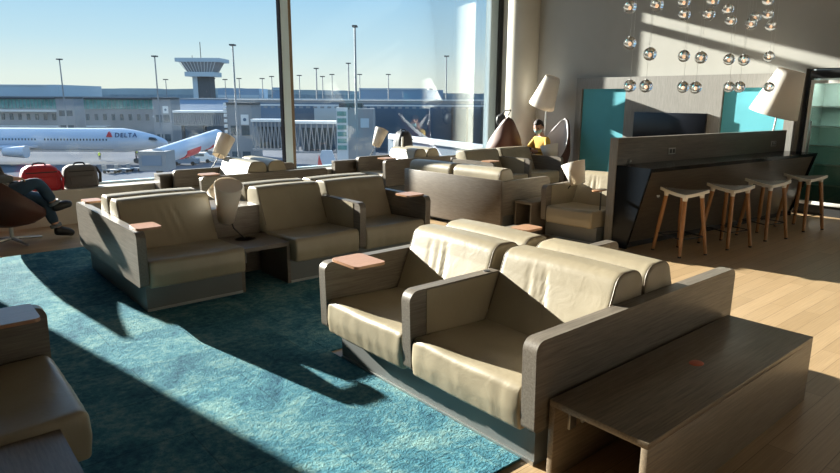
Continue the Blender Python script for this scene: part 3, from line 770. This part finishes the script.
LE = [e for e in BE if not (e[1].startswith('h') and e[1][1] in 'lr' and len(e[1]) > 2 and e[1] not in ('hil', 'hir'))]
LE = [e for e in LE if e[0] in LJ and e[1] in LJ]
hand(LJ, LE, 'wrl', (.8, -.5, -.1), (0, 1, 0), (0, 0, -1), 'hl'); hand(LJ, LE, 'wrr', (.8, .5, -.1), (0, -1, 0), (0, 0, -1), 'hr')
skin('body', LJ, LE, M['skin'], lp, root='pelvis'); dress(lp, LJ, LE, M['greytop'], M['jeans'])
head(lp, Vector((.83-lo.x, 0, 1.32)), 0, R(12))

# ------------------------------------------------------------------ bags
def bag(name, loc, w, d, h, mat, label, cat, rz=0, round_=.08, handle=True, taper=.8):
    t = empty(name, loc, rz, label, cat)
    L = []
    for k in range(9):
        v = k/8; z = h*v; s = 1-(1-taper)*v**2
        e = 1-.5*(max(0, (v-.8)/.2)**2)*.6-.10*max(0, (.12-v)/.12)
        ring = []
        for i in range(36):
            a = 2*pi*i/36; c, s_ = cos(a), sin(a); p = 5
            rr = (abs(c)**p+abs(s_)**p)**(-1/p)
            n_ = 1+.035*noise.noise(Vector((c*2, s_*2, z*9+w*7)))
            ring.append(Vector((c*rr*w/2*s*e*n_, s_*rr*d/2*e*n_, z)))
        L.append(ring)
    MB().rings(L).build('body', mat, t, ang=70)
    if handle:
        MB().tube([(-w*.16, 0, h*.98), (-w*.12, 0, h+.022), (0, 0, h+.03), (w*.12, 0, h+.022), (w*.16, 0, h*.98)], .011, 8).build('handle', M['blackbag'], t)
    q = MB(); zf = h*.72
    q.box(-w*.36, w*.36, -d*.5-.006, -d*.44, zf, zf+.012)
    q.build('zip', M['blackm'], t)
    MB().box(-w*.33, w*.33, -d*.5-.012, -d*.42, h*.12, h*.55, .012).build('front_pocket', mat, t)
    return t
rb = bag('holdall', (1.52, 9.60, .475), .50, .26, .33, M['red'], 'red nylon holdall on the window ledge beside the grey bag', 'bag', taper=.75)
MB().tube([(.2, -.13, .26), (.24, -.15, .15), (.22, -.16, -.02)], [.012, .016, .012], 8).build('strap', M['red'], rb)
gb = bag('laptop_bag', (2.0, 9.60, .475), .44, .20, .31, M['greybag'], 'charcoal grey boxy bag standing on the window ledge', 'bag', taper=.9)
MB().tube([(.2, 0, .27), (.25, -.02, .18), (.24, -.03, .05)], .02, 8).build('strap', M['blackbag'], gb)
bp_ = bag('backpack', (7.72, 9.60, .475), .40, .26, .60, M['blackbag'], 'black backpack with loop handle on the ledge behind the sofa', 'backpack', taper=.62)
MB().tube([(-.12, -.135, .5), (-.15, -.16, .35), (-.13, -.14, .1)], .018, 8).build('strap', M['white'], bp_)
cb = on_y(502, 118, 8.98)
t = empty('shoulder_bag', (cb.x, 8.98, 1.16), 0, 'black bag slung over the top of the brown shell chair', 'bag')
q = MB(); q.sphere((0, .02, .10), .14, 20, (.95, .55, 1.0)); q.build('body', M['blackbag'], t)
MB().tube([(-.1, -.02, .18), (-.04, -.12, .30), (.08, -.16, .31), (.12, -.06, .2)], .014, 8).build('strap', M['blackbag'], t)


# ------------------------------------------------------------------ outside: the apron
GZ = -11.0
RZ = yaw - pi/2     # outdoor blocks face the terminal
M['apron'] = plain('apron concrete', (.13, .14, .16), 1, var=.35, vscale=.03, spec=0)
M['x_blue'] = plain('blue grey cladding', (.15, .20, .26), .6, var=.12, vscale=.05)
M['x_navy'] = plain('deep blue cladding', (.08, .13, .19), .6, var=.12, vscale=.05)
M['x_grey'] = plain('grey cladding', (.24, .25, .26), .7, var=.15, vscale=.1)
M['x_pale'] = plain('pale hangar cladding', (.42, .50, .54), .7, var=.05, vscale=.02)
M['x_white'] = plain('white metal', (.6, .61, .6), .5)
M['x_green'] = plain('green tinted glazing', (.10, .26, .24), .2, var=.3, vscale=.5)
M['x_glass'] = plain('dark glazing', (.05, .08, .1), .15, var=.4, vscale=.6)
M['x_shaft'] = plain('weathered concrete', (.11, .11, .11), .9)
M['x_dark'] = plain('dark steel', (.05, .055, .06), .6)
M['x_hill'] = plain('hazy wooded hill', (.36, .42, .43), 1, var=.15, vscale=.004)  # paled to put distance haze into the colour
M['x_tree'] = plain('distant trees', (.24, .30, .33), 1, var=.2, vscale=.05)  # haze mixed into the tree colour too
M['x_far'] = plain('hazy blue cladding', (.24, .33, .42), .9)  # blue cladding paled so the colour carries the haze
M['x_plane'] = plain('white aircraft paint', (.44, .50, .58), .4)
M['x_red'] = plain('airline red', (.6, .05, .05), .5)
M['x_navytext'] = plain('navy lettering', (.02, .035, .10), .5)
M['x_hivis'] = plain('hi-vis yellow', (.6, .75, .1), .8)
S(MB().box(-3000, 4500, 16, 6000, GZ-1, GZ).build('ground_apron', M['apron'], smooth=False))

def xbase(px, D, name=None, label=None, cat=None, group=None):
    p = far(px, 97, D); return empty(name, (p.x, p.y, GZ), RZ, label, cat, group)
def zat(px, py, D): return far(px, py, D).z
def xw(a, b_, D): return (b_-a)/FOC*D
def block(name, px0, px1, yt, D, dep, mat, label, cat, group=None, yb=None, part='body', detail=None):
    t = xbase(px0, D, name, label, cat, group); w = xw(px0, px1, D); zt = zat((px0+px1)/2, yt, D)-GZ
    zb = 0 if yb is None else zat((px0+px1)/2, yb, D)-GZ
    MB().box(0, w, 0, dep, zb, zt).build(part, M[mat], t, smooth=False)
    if detail: detail(t, w, zb, zt)
    return t
# hills and far trees
def ridge(name, D, x0, x1, f, mat, n=160, label=None):
    q = MB(); tv_, bv = [], []
    dirs = []
    F_ = []; Bk = []
    for i in range(n+1):
        px = x0+(x1-x0)*i/n; p = far(px, f(px), D); c = far(px, 97, D*1.15)
        F_.append(((p.x, p.y, GZ), (p.x, p.y, p.z), (c.x, c.y, GZ)))
    q.rings(F_, cap=False, closed=True)
    return q.build(name, M[mat], smooth=False)
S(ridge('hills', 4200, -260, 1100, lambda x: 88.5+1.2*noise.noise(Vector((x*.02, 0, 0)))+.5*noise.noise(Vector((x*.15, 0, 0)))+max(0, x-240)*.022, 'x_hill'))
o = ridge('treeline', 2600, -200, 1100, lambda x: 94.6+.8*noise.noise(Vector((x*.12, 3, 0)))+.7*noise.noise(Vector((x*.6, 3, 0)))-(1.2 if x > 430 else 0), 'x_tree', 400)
tag(o, kind='stuff')
block('hangar', -60, 61, 84.5, 900, 120, 'x_pale', 'long pale hangar on the horizon at the far left', 'building', 'distant hangars',
      detail=lambda t, w, a, z: (MB().prism([(w, 0), (w, z), (w-16, z+.01), (w-16, 0)], -4, 0, 'y').build('end_wall', M['x_pale'], t), MB().box(0, w, -1, 0, z-1.5, z-.6).build('roof_edge', M['x_white'], t)))
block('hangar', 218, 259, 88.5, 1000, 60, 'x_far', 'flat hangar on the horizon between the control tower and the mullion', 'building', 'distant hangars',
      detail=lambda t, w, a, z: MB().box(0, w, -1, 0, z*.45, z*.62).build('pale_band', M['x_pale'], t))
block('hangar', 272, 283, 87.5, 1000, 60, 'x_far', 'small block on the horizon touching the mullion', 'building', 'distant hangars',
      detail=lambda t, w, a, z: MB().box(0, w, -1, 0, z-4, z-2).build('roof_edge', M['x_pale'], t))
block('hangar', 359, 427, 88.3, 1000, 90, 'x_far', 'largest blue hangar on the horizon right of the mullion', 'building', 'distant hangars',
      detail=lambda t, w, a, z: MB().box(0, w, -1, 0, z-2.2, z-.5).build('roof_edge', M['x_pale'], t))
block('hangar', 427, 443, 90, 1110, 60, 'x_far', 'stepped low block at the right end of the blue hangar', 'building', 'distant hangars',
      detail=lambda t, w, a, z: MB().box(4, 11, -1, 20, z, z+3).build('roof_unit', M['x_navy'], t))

# terminal pier at the left
def pier(t, w, a, z):
    g = MB().box(0, w, -.3, 0, z-4.2, z-1.0).build('glazing_band', M['x_green'], t, smooth=False)
    q = MB()
    for i in range(60): q.box(i*w/60, i*w/60+.12, -.4, -.3, z-4.2, z-1.0)
    q.build('mullions', M['x_grey'], g, smooth=False)
    MB().box(-.5, w+.5, -1.2, 4, z-.9, z-.45).build('roof_edge', M['x_dark'], t, smooth=False)
    MB().box(0, w*.62, -2.5, 0, z-5.2, z-4.5).build('canopy', M['x_white'], t, smooth=False)
    q = MB()
    for i in range(26): q.box(i*w/26+.3, i*w/26+1.3, -.3, 0, z-8.0, z-5.9)
    q.build('lower_windows', M['x_glass'], t, smooth=False)
    MB().box(0, w*.8, -3.0, 0, z-10.3, z-9.9).build('loading_edge', M['x_white'], t, smooth=False)
block('terminal_pier', -70, 152, 96.2, 215, 22, 'x_grey', 'long terminal pier with green glass band behind the white airliner', 'building', detail=pier)
def lift_tower(sign):
    def f(t, w, a, z):
        MB().box(-.2, w+.2, -.2, 5.2, z-.3, z+.1).build('roof_edge', M['x_dark'], t, smooth=False)
        q = MB()
        for k in (0.25, .62):
            for j in (.12, .55): q.box(w*j, w*(j+.32), -.08, 0, z*(k-.08), z*(k+.06))
        q.build('window', M['x_glass'], t, smooth=False)
        if sign:
            s_ = MB().box(w*.55, w*.55+1.3, -.12, -.02, z-3.6, z-1.9).build('gate_sign', M['x_white'], t, smooth=False)
            MB().cone((w*.55+.65, -.13, z-2.75), (w*.55+.65, -.16, z-2.75), .28, .28, 16).build('sign_mark', M['x_navy'], s_)
    return f
block('lift_tower', 55, 73, 97.5, 195, 6, 'x_grey', 'grey lift tower at the left of the pier, behind the first light mast', 'building', 'apron lift towers', detail=lift_tower(0))
block('lift_tower', 152, 170, 98, 150, 6, 'x_grey', 'grey lift tower above the nose of the white airliner', 'building', 'apron lift towers', detail=lift_tower(1))
block('lift_tower', 226, 251, 103, 105, 6, 'x_grey', 'grey lift tower with stepped white edge left of the mullion', 'building', 'apron lift towers',
      detail=lambda t, w, a, z: (lift_tower(1)(t, w, a, z), [MB().box(-.5, 0, -.3, .3, z-.9*k-.5, z-.9*k).build('step', M['x_white'], t, smooth=False) for k in range(11)]))
block('concourse', 170, 283, 98.5, 190, 30, 'x_blue', 'blue grey concourse roof below the control tower', 'building',
      detail=lambda t, w, a, z: (MB().prism([(-14, z-5.2), (0, z-.3), (0, z-5.2)], 0, w*.55, 'x').build('sloping_roof', M['x_blue'], t, smooth=False), MB().box(0, w, -.3, 0, z-.4, z).build('roof_edge', M['x_grey'], t, smooth=False)))
block('concourse', 291, 520, 103.5, 165, 30, 'x_navy', 'dark blue concourse facade right of the mullion', 'building',
      detail=lambda t, w, a, z: (MB().box(w*.10, w*.24, -.3, 0, z-5.2, z-.6).build('pale_wall', M['x_pale'], t, smooth=False),
        [MB().box(w*.70+k*4, w*.70+k*4+.5, -1.5, 0, 0, z).build('pier_post', M['x_dark'], t, smooth=False) for k in range(3)]))
# elevated roadway with two white rails
def road(t, w, a, z):
    MB().box(0, w, -.25, -.05, z+.05, z+.35).build('rail', M['x_white'], t, smooth=False)
    MB().box(0, w, -.25, -.05, z-1.35, z-1.0).build('rail', M['x_white'], t, smooth=False)
    q = MB()
    for i in range(44): q.box(i*w/44, i*w/44+.9, -.3, .2, z-1.9, z-1.45)
    q.build('bracket_row', M['x_grey'], t, smooth=False)
block('elevated_road', 228, 540, 100.5, 150, 10, 'x_grey', 'elevated roadway with white rails crossing below the horizon', 'bridge', yb=103.5, part='deck', detail=road)

# passenger boarding bridges
def bridge_box(t, w, a, z):
    MB().box(0, w, -.4, 3.4, z-.05, z+.35).build('roof', M['x_white'], t, smooth=False)
    q = MB(); n = 26
    for i in range(n): q.box(i*w/n, i*w/n+w/n*.35, -.25, 0, a+.1, z-.2)
    q.build('ribbing', M['x_grey'], t, smooth=False)
    q = MB()
    for i in (.1, .5, .9): q.box(w*i, w*i+.5, .8, 1.6, 0, a)
    q.build('support_leg', M['x_dark'], t, smooth=False)
block('boarding_bridge', 172, 227, 112.5, 130, 4, 'x_grey', 'ribbed boarding bridge with bright roof left of the mullion', 'jet bridge', 'boarding bridges', yb=126, part='tunnel', detail=bridge_box)
def truss(t, w, a, z):
    MB().box(0, w, -.4, 3.4, z, z+.4).build('roof', M['x_white'], t, smooth=False)
    q = MB(); n = 9; h0 = z-4.2
    for i in range(n):
        xa_, xb_, xm_ = i*w/n, (i+1)*w/n, (i+.5)*w/n
        q.tube([(xa_, -.3, h0), (xm_, -.3, z)], .09, 6); q.tube([(xm_, -.3, z), (xb_, -.3, h0)], .09, 6)
        q.tube([(xa_, 3, h0), (xm_, 3, z)], .09, 6); q.tube([(xm_, 3, z), (xb_, 3, h0)], .09, 6)
    q.build('lattice', M['x_grey'], t)
    MB().box(0, w, -.45, -.2, h0-.25, h0).build('lower_chord', M['x_grey'], t, smooth=False)
    MB().box(w*.2, w*.8, .2, 2.8, h0, z-.2).build('tunnel_core', M['x_glass'], t, smooth=False)
block('boarding_bridge', 291, 341, 124, 95, 3, 'x_blue', 'lattice sided boarding bridge just right of the mullion', 'jet bridge', 'boarding bridges', yb=128, part='tunnel', detail=truss)
block('boarding_bridge', 250, 284, 122, 98, 3, 'x_blue', 'lattice sided boarding bridge just left of the mullion', 'jet bridge', 'boarding bridges', yb=127, part='tunnel', detail=truss)
t = xbase(336, 88, 'stair_tower', 'glazed stair tower with six green panes, boarding bridge landing', 'building')
w = xw(336, 373, 88); zt = zat(354, 109, 88)-GZ
MB().box(1.5, w, 0, 4, 0, zt).build('body', M['x_grey'], t, smooth=False)
MB().box(0, 1.6, -.1, 3.8, 0, zt+.2).build('frame', M['x_white'], t, smooth=False)
for k in range(6): MB().box(.12, 1.4, -.2, -.08, zt-.35-k*.95-.62, zt-.35-k*.95).build('pane', M['x_green'], t, smooth=False)
MB().box(3.4, 4.6, -.1, 0, zt-2.6, zt-1.3).build('gate_sign', M['x_pale'], t, smooth=False)
MB().box(.3, 3.6, .5, 3, zt+.2, zt+.8).build('roof_units', M['x_dark'], t, smooth=False)

# bridge head in front of the airliner, white tunnel with the red bag's window reflection painted on
p0 = far(158, 160, 74); t = empty('boarding_bridge', (p0.x, p0.y, GZ), RZ, 'white boarding bridge with painted red reflection and grey cab beside the parked airliner', 'jet bridge', 'boarding bridges')
def rel(px, py, D, t=t):
    p = far(px, py, D)-t.location; c, s_ = cos(-RZ), sin(-RZ); return Vector((p.x*c-p.y*s_, p.x*s_+p.y*c, p.z))
a_, b2 = rel(158, 157, 74), rel(217, 137, 92)
MB().tube([a_, b2], [1.05, 1.15], 12).build('tunnel', M['x_plane'], t)
d = (b2-a_)
MB().tube([a_+d*.32+Vector((0, -.1, -.2)), a_+d*.55+Vector((0, -.1, -.2))], [1.06, 1.08], 12).build('red_reflection', M['x_red'], t)
MB().tube([a_+d*.78+Vector((0, -.1, -.25)), a_+d*.83+Vector((0, -.1, -.25))], [1.04, 1.04], 12).build('red_reflection', M['x_red'], t)
cbx = MB().box(a_.x-1.8, a_.x+1.4, a_.y-1.2, a_.y+1.6, a_.z-1.5, a_.z+.75).build('cab', M['x_grey'], t, smooth=False)
MB().box(a_.x-1.4, a_.x+.9, a_.y-1.28, a_.y-1.2, a_.z-.9, a_.z+.3).build('cab_window', M['x_blue'], cbx, smooth=False)
MB().box(a_.x-.2, a_.x+.3, a_.y-.4, a_.y+.4, 0, a_.z-1.4).build('support_leg', M['x_dark'], t, smooth=False)

# white airliner
pD = 122; nose = far(168, 140.5, pD)
t = empty('airliner', (nose.x, nose.y, GZ), RZ, 'white airliner with DELTA lettering parked at the pier', 'aircraft')
zc = nose.z-GZ; Rf = 2.32
L = []
for i in range(46):
    x = -i*1.35 if i > 8 else -(i/8)**1.7*8*1.35
    s = min(1, (max(0, -x)/8.0))**.52 if x > -8 else 1
    dz = -.55*(1-s)
    if i == 0: s = .03
    if x < -46: s = max(.12, 1-(-x-46)/18); dz = .9*(1-s)
    L.append([Vector((x, Rf*s*cos(2*pi*k/32), zc+dz+Rf*s*sin(2*pi*k/32))) for k in range(32)])
MB().rings(L).build('fuselage', M['x_plane'], t, ang=80)
q = MB()
for i in range(56):
    x = -11-i*.62
    if i in (20, 21, 38): continue
    q.box(x, x+.26, -Rf-.02, -Rf+.1, zc+.05, zc+.42)
q.build('cabin_windows', M['x_glass'], t, smooth=False)
MB().prism([(-1.6, zc+.15), (-3.0, zc+.25), (-2.9, zc+.72), (-2.0, zc+.60)], -Rf*.80, -Rf*.42, 'y').build('cockpit_window', M['x_dark'], t, smooth=False)
MB().box(-30, -10, -Rf+.55, -Rf+.75, zc-1.75, zc-1.65).build('belly_line', M['x_grey'], t, smooth=False)
def text(s, size, loc, rot, mat, parent, name, ext=.02):
    cu = bpy.data.curves.new(name, 'FONT'); cu.body = s; cu.size = size; cu.extrude = ext; cu.offset = .015*size
    cu.space_character = 1.2; tmp = link(bpy.data.objects.new(name, cu)); bpy.context.view_layer.update()
    me = bpy.data.meshes.new_from_object(tmp.evaluated_get(bpy.context.evaluated_depsgraph_get())); bpy.data.objects.remove(tmp)
    me.materials.clear(); me.materials.append(mat); o = link(bpy.data.objects.new(name, me), parent); o.location = loc; o.rotation_euler = rot; return o
o = text('DELTA', 1.25, (-9.3, -Rf+.10, zc+.72), (R(72), 0, 0), M['x_navytext'], t, 'lettering'); o['label'] = 'navy DELTA lettering'
MB().prism([(-10.9, zc+.75), (-9.7, zc+.75), (-10.3, zc+1.8)], -Rf-.02, -Rf+.5, 'y').build('red_emblem', M['x_red'], t, smooth=False)
# wing, engine, nose gear
q = MB(); q.prism([(-24, -1.5), (-31, -1.5), (-40, -21), (-37.5, -21)], zc-1.3, zc-.9, 'z'); q.build('wing', M['x_plane'], t, smooth=False)
MB().tube([(-24.5, -7.2, zc-1.75), (-23.4, -7.2, zc-1.75), (-27.5, -7.2, zc-1.75)][1:], [1.15, .8], 24).build('engine', M['x_plane'], t)
MB().tube([(-6.5, 0, zc-2), (-6.5, 0, .5)], .14, 8).cone((-6.5, -.35, .45), (-6.5, .35, .45), .45, .45, 18).build('nose_gear', M['x_dark'], t)
# second aircraft whose tail shows by the mullion
p1 = far(318, 166, 62)
t = empty('aircraft_tail', (p1.x, p1.y, GZ), RZ, 'white tail fin with red triangle right of the mullion', 'aircraft')
zt = zat(320, 150, 62)-GZ; zb = zat(320, 172, 62)-GZ
MB().prism([(-.3, zb), (2.1, zb), (1.4, zt), (.4, zt)], 0, .25, 'y').build('fin', M['x_plane'], t, smooth=False)
MB().prism([(-.1, zb), (.65, zb), (.12, zt-.4)], -.05, 0, 'y').build('red_marking', M['x_red'], t, smooth=False)
MB().tube([(-3, .1, zb-.9), (5, .1, zb-.9)], 1.0, 16).build('fuselage', M['x_plane'], t)
MB().box(.2, .5, 0, .3, 0, zb-1.5).build('landing_gear', M['x_dark'], t, smooth=False)
# low white bridge roof at the right
a1, b1 = far(388, 135, 72), far(520, 151, 58)
t = empty('boarding_bridge', (b1.x, b1.y, GZ), 0, 'long white bridge roof sloping down to the right behind the black backpack', 'jet bridge', 'boarding bridges'); a1 = a1-t.location; b1 = b1-t.location
hd_ = Vector((fwd.x, fwd.y, 0)).normalized()*3.4; dn = Vector((0, 0, -.45))
MB().rings([[a1, a1+hd_, a1+hd_+dn, a1+dn], [b1, b1+hd_, b1+hd_+dn, b1+dn]]).build('roof', M['x_white'], t, smooth=False)
dn2 = Vector((0, 0, -2.6)); hi_ = hd_*.08
MB().rings([[a1+dn+hi_, a1+hd_*.9+dn, a1+hd_*.9+dn2, a1+hi_+dn2], [b1+dn+hi_, b1+hd_*.9+dn, b1+hd_*.9+dn2, b1+hi_+dn2]]).build('tunnel', M['x_blue'], t, smooth=False)
for v in (.15, .5, .85):
    p = a1.lerp(b1, v)+hd_*.5; MB().tube([p+dn2, Vector((p.x, p.y, .1))], .25, 10).build('support_leg', M['x_dark'], t)

# control tower
D = 450; t = xbase(205, D, 'control_tower', 'airport control tower with flared cab and flat roof against the sky', 'tower')
pxm = D/FOC
def zz(y): return zat(203, y, D)-GZ
def hexp(w, dp, z0, z1, w1=None, name='x', mat='x_grey', rotz=0):
    w1 = w1 or w; q = MB()
    a = [(-w/2, -dp/2, z0), (w/2, -dp/2, z0), (w/2, dp/2, z0), (-w/2, dp/2, z0)]
    k = w1/w; b_ = [(x*k, y*k, z1) for x, y, _ in a]
    q.rings([a, b_]); return q.build(name, M[mat], t, smooth=False)
hexp(16.5*pxm, 16*pxm, 0, zz(76), name='shaft', mat='x_shaft')
MB().box(-8.4*pxm, -3.6*pxm, -8.3*pxm, -8*pxm, 0, zz(76.2)).build('stair_strip', M['x_pale'], t, smooth=False)
hexp(28*pxm, 26*pxm, zz(77), zz(72.5), name='gallery', mat='x_pale')
cabo = hexp(24*pxm, 22*pxm, zz(72.5), zz(63), 33*pxm, name='cab', mat='x_grey')
q = MB()
for i in range(11):
    u = -1+2*i/10
    q.tube([(u*12*pxm, -11.2*pxm, zz(72.5)), (u*17.5*pxm, -16.2*pxm, zz(63))], .22, 5)
q.build('cab_mullions', M['x_white'], cabo)
hexp(43*pxm, 32*pxm, zz(63), zz(59.3), name='roof', mat='x_pale')
MB().tube([(-1.5*pxm, 0, zz(59)), (-1.5*pxm, 0, zz(43))], .25, 6).build('antenna', M['x_dark'], t)
MB().tube([(-10*pxm, 0, zz(59)), (-10*pxm, 0, zz(56))], .18, 6).build('antenna', M['x_dark'], t)

# light masts
def mast(px, yt, D, r, label, pxb=None):
    t = xbase(px, D, 'light_mast', label, 'light mast', 'apron light masts')
    z = zat(px, yt, D)-GZ
    MB().tube([(0, 0, 0), (0, 0, z)], [r*1.5, r], 8).build('pole', M['x_grey'], t)
    w_ = D*2.4/FOC
    MB().box(-w_, w_, -.6, .6, z-.1, z+D*.8/FOC).build('lamp_head', M['x_dark'], t, smooth=False)
MASTS = [(63.7, 60, 186, .16, 'light mast above the long green glazed pier'), (158, 57, 142, .14, 'light mast above the airliner nose, left of the control tower'),
  (235.5, 46, 99, .12, 'tall light mast just right of the control tower'), (356, 28, 86, .13, 'tallest light mast, rising from the glazed stair tower'),
  (446, 57, 204, .17, 'light mast at the right beyond the elevated road'), (317, 69, 330, .3, 'medium mast midway between mullion and tallest mast'),
  (349, 64, 330, .3, 'medium mast close left of the tallest mast'), (323, 77, 560, .35, 'thin distant mast right of the medium mast'),
  (332.5, 75, 560, .35, 'thin distant mast between the two medium masts'), (300, 76, 560, .35, 'thin distant mast close right of the mullion'),
  (272.5, 77, 560, .35, 'thin distant mast close left of the mullion'), (263, 79, 560, .35, 'thin distant mast beyond the flat hangar right end'),
  (240, 79, 560, .35, 'thin distant mast rising behind the flat hangar'), (226, 80, 620, .35, 'thin distant mast at the left end of the flat hangar'),
  (167, 80, 520, .3, 'thin distant mast between airliner nose and control tower'), (388.5, 75, 500, .35, 'thin distant mast in front of the large blue hangar'),
  (360, 75, 620, .35, 'thin distant mast at the left end of the large blue hangar'), (214, 79, 700, .35, 'thin distant mast touching the right side of the control tower')]
for a in MASTS: mast(*a)

# vehicles and crew on the apron
def van(px, py, D, label, mat='x_white', sc=1):
    p = far(px, py, D); t = empty('van', (p.x, p.y, GZ), RZ+.1, label, 'van', 'service vehicles')
    t.location = EYE+ray(px, py)*((GZ-EYE.z)/ray(px, py).z)
    MB().prism(rpoly([(-2.4, .4, .1), (2.4, .4, .1), (2.4, 1.2, .15), (1.6, 1.35, .1), (1.1, 2.0, .2), (-2.4, 2.05, .2)]), -.95, .95, 'y').build('body', M[mat], t)
    MB().box(-1.9, .9, -.97, -.94, 1.3, 1.8).build('side_window', M['x_glass'], t, smooth=False)
    for x in (-1.5, 1.5):
        for y in (-.96, .76): MB().cone((x, y, .38), (x, y+.2, .38), .38, .38, 18).build('wheel', M['blackm'], t)
van(201, 162.5, 80, 'white van parked under the boarding bridge with painted red reflection')
van(186, 165, 80, 'blue van left of the white van under the boarding bridge', 'x_blue')
van(362, 162, 80, 'white van parked at the foot of the glazed stair tower')
def cart(px, py, label):
    r = ray(px, py); p = EYE+r*((GZ-EYE.z)/r.z); t = empty('baggage_cart', p, RZ, label, 'baggage cart', 'baggage carts on the apron')
    MB().box(-1.3, 1.3, -.7, .7, .45, .6, .03).build('deck', M['x_grey'], t)
    MB().box(-1.3, -1.2, -.7, .7, .6, 1.3).build('end_rail', M['x_grey'], t)
    for x in (-.9, .9):
        for y in (-.72, .6): MB().cone((x, y, .25), (x, y+.12, .25), .25, .25, 14).build('wheel', M['blackm'], t)
for i, (px, py, l) in enumerate(((112, 173, 'empty baggage cart nearest the grey bag'), (124, 172, 'empty baggage cart in the middle of the train of three'), (136, 171, 'empty baggage cart nearest the bridge cab'))): cart(px, py, l)
def worker(px, py, label):
    r = ray(px, py); p = EYE+r*((GZ-EYE.z)/r.z); t = empty('person', p, RZ, label, 'person', 'ramp crew')
    skin('body', {'p': (0, 0, .95, .17), 'c': (0, 0, 1.3, .2), 'n': (0, 0, 1.5, .07), 'h': (0, 0, 1.65, .11), 't': (0, 0, 1.75, .07), 'la': (-.25, 0, 1.4, .07), 'lb': (-.3, -.05, 1.1, .06), 'lc': (-.28, -.15, .85, .05),
        'ra': (.25, 0, 1.4, .07), 'rb': (.3, -.05, 1.1, .06), 'rc': (.28, -.15, .85, .05), 'll': (-.11, 0, .85, .1), 'lk': (-.12, -.03, .48, .08), 'lf': (-.13, 0, .05, .07), 'rl': (.11, 0, .85, .1), 'rk': (.14, .03, .48, .08), 'rf': (.2, 0, .05, .07)},
        [('p', 'c'), ('c', 'n'), ('n', 'h'), ('h', 't'), ('c', 'la'), ('la', 'lb'), ('lb', 'lc'), ('c', 'ra'), ('ra', 'rb'), ('rb', 'rc'), ('p', 'll'), ('ll', 'lk'), ('lk', 'lf'), ('p', 'rl'), ('rl', 'rk'), ('rk', 'rf')], M['x_dark'], t, 1, 'p')
    MB().tube([(0, 0, .9), (0, 0, 1.2), (0, 0, 1.48)], [.22, .25, .2], 14).build('safety_vest', M['x_hivis'], t)
worker(100, 160, 'ramp worker in yellow vest walking below the airliner, left of the other')
worker(137, 157, 'ramp worker in yellow vest near the nose of the airliner')

# ------------------------------------------------------------------ light
w = bpy.data.worlds.new('World'); scn.world = w; w.use_nodes = True; nt = w.node_tree
bg = nt.nodes['Background']; tc = nd(nt, 'ShaderNodeTexCoord'); sp = nd(nt, 'ShaderNodeSeparateXYZ'); nt.links.new(tc.outputs['Generated'], sp.inputs[0])
r = nd(nt, 'ShaderNodeValToRGB'); nt.links.new(sp.outputs['Z'], r.inputs[0]); e = r.color_ramp.elements
e[0].position = 0; e[0].color = (.76, .78, .68, 1); e[1].position = 1; e[1].color = (.34, .58, 1.0, 1)
for p_, c in ((.03, (.70, .76, .71)), (.08, (.50, .67, .75)), (.16, (.31, .55, .76)), (.22, (.26, .52, .80)), (.35, (.36, .62, 1.0))): e.new(p_).color = (*c, 1)
nt.links.new(r.outputs[0], bg.inputs[0]); bg.inputs[1].default_value = 1.25
sd = bpy.data.lights.new('sun', 'SUN'); sd.energy = 30; sd.angle = R(.6); sd.color = (1, .93, .83)
so = link(bpy.data.objects.new('sun', sd))
dv = Vector((.19, -1, -.295)).normalized(); so.rotation_mode = 'QUATERNION'; so.rotation_quaternion = dv.to_track_quat('-Z', 'Y')

scn.view_settings.view_transform = 'Standard'; scn.view_settings.look = 'None'; scn.view_settings.gamma = 1; scn.view_settings.use_curve_mapping = False
scn.view_settings.exposure = 0
scn.cycles.use_denoising = True; scn.cycles.max_bounces = 10; scn.cycles.diffuse_bounces = 5; scn.cycles.transparent_max_bounces = 16; scn.cycles.transmission_bounces = 8
scn.cycles.sample_clamp_indirect = 6
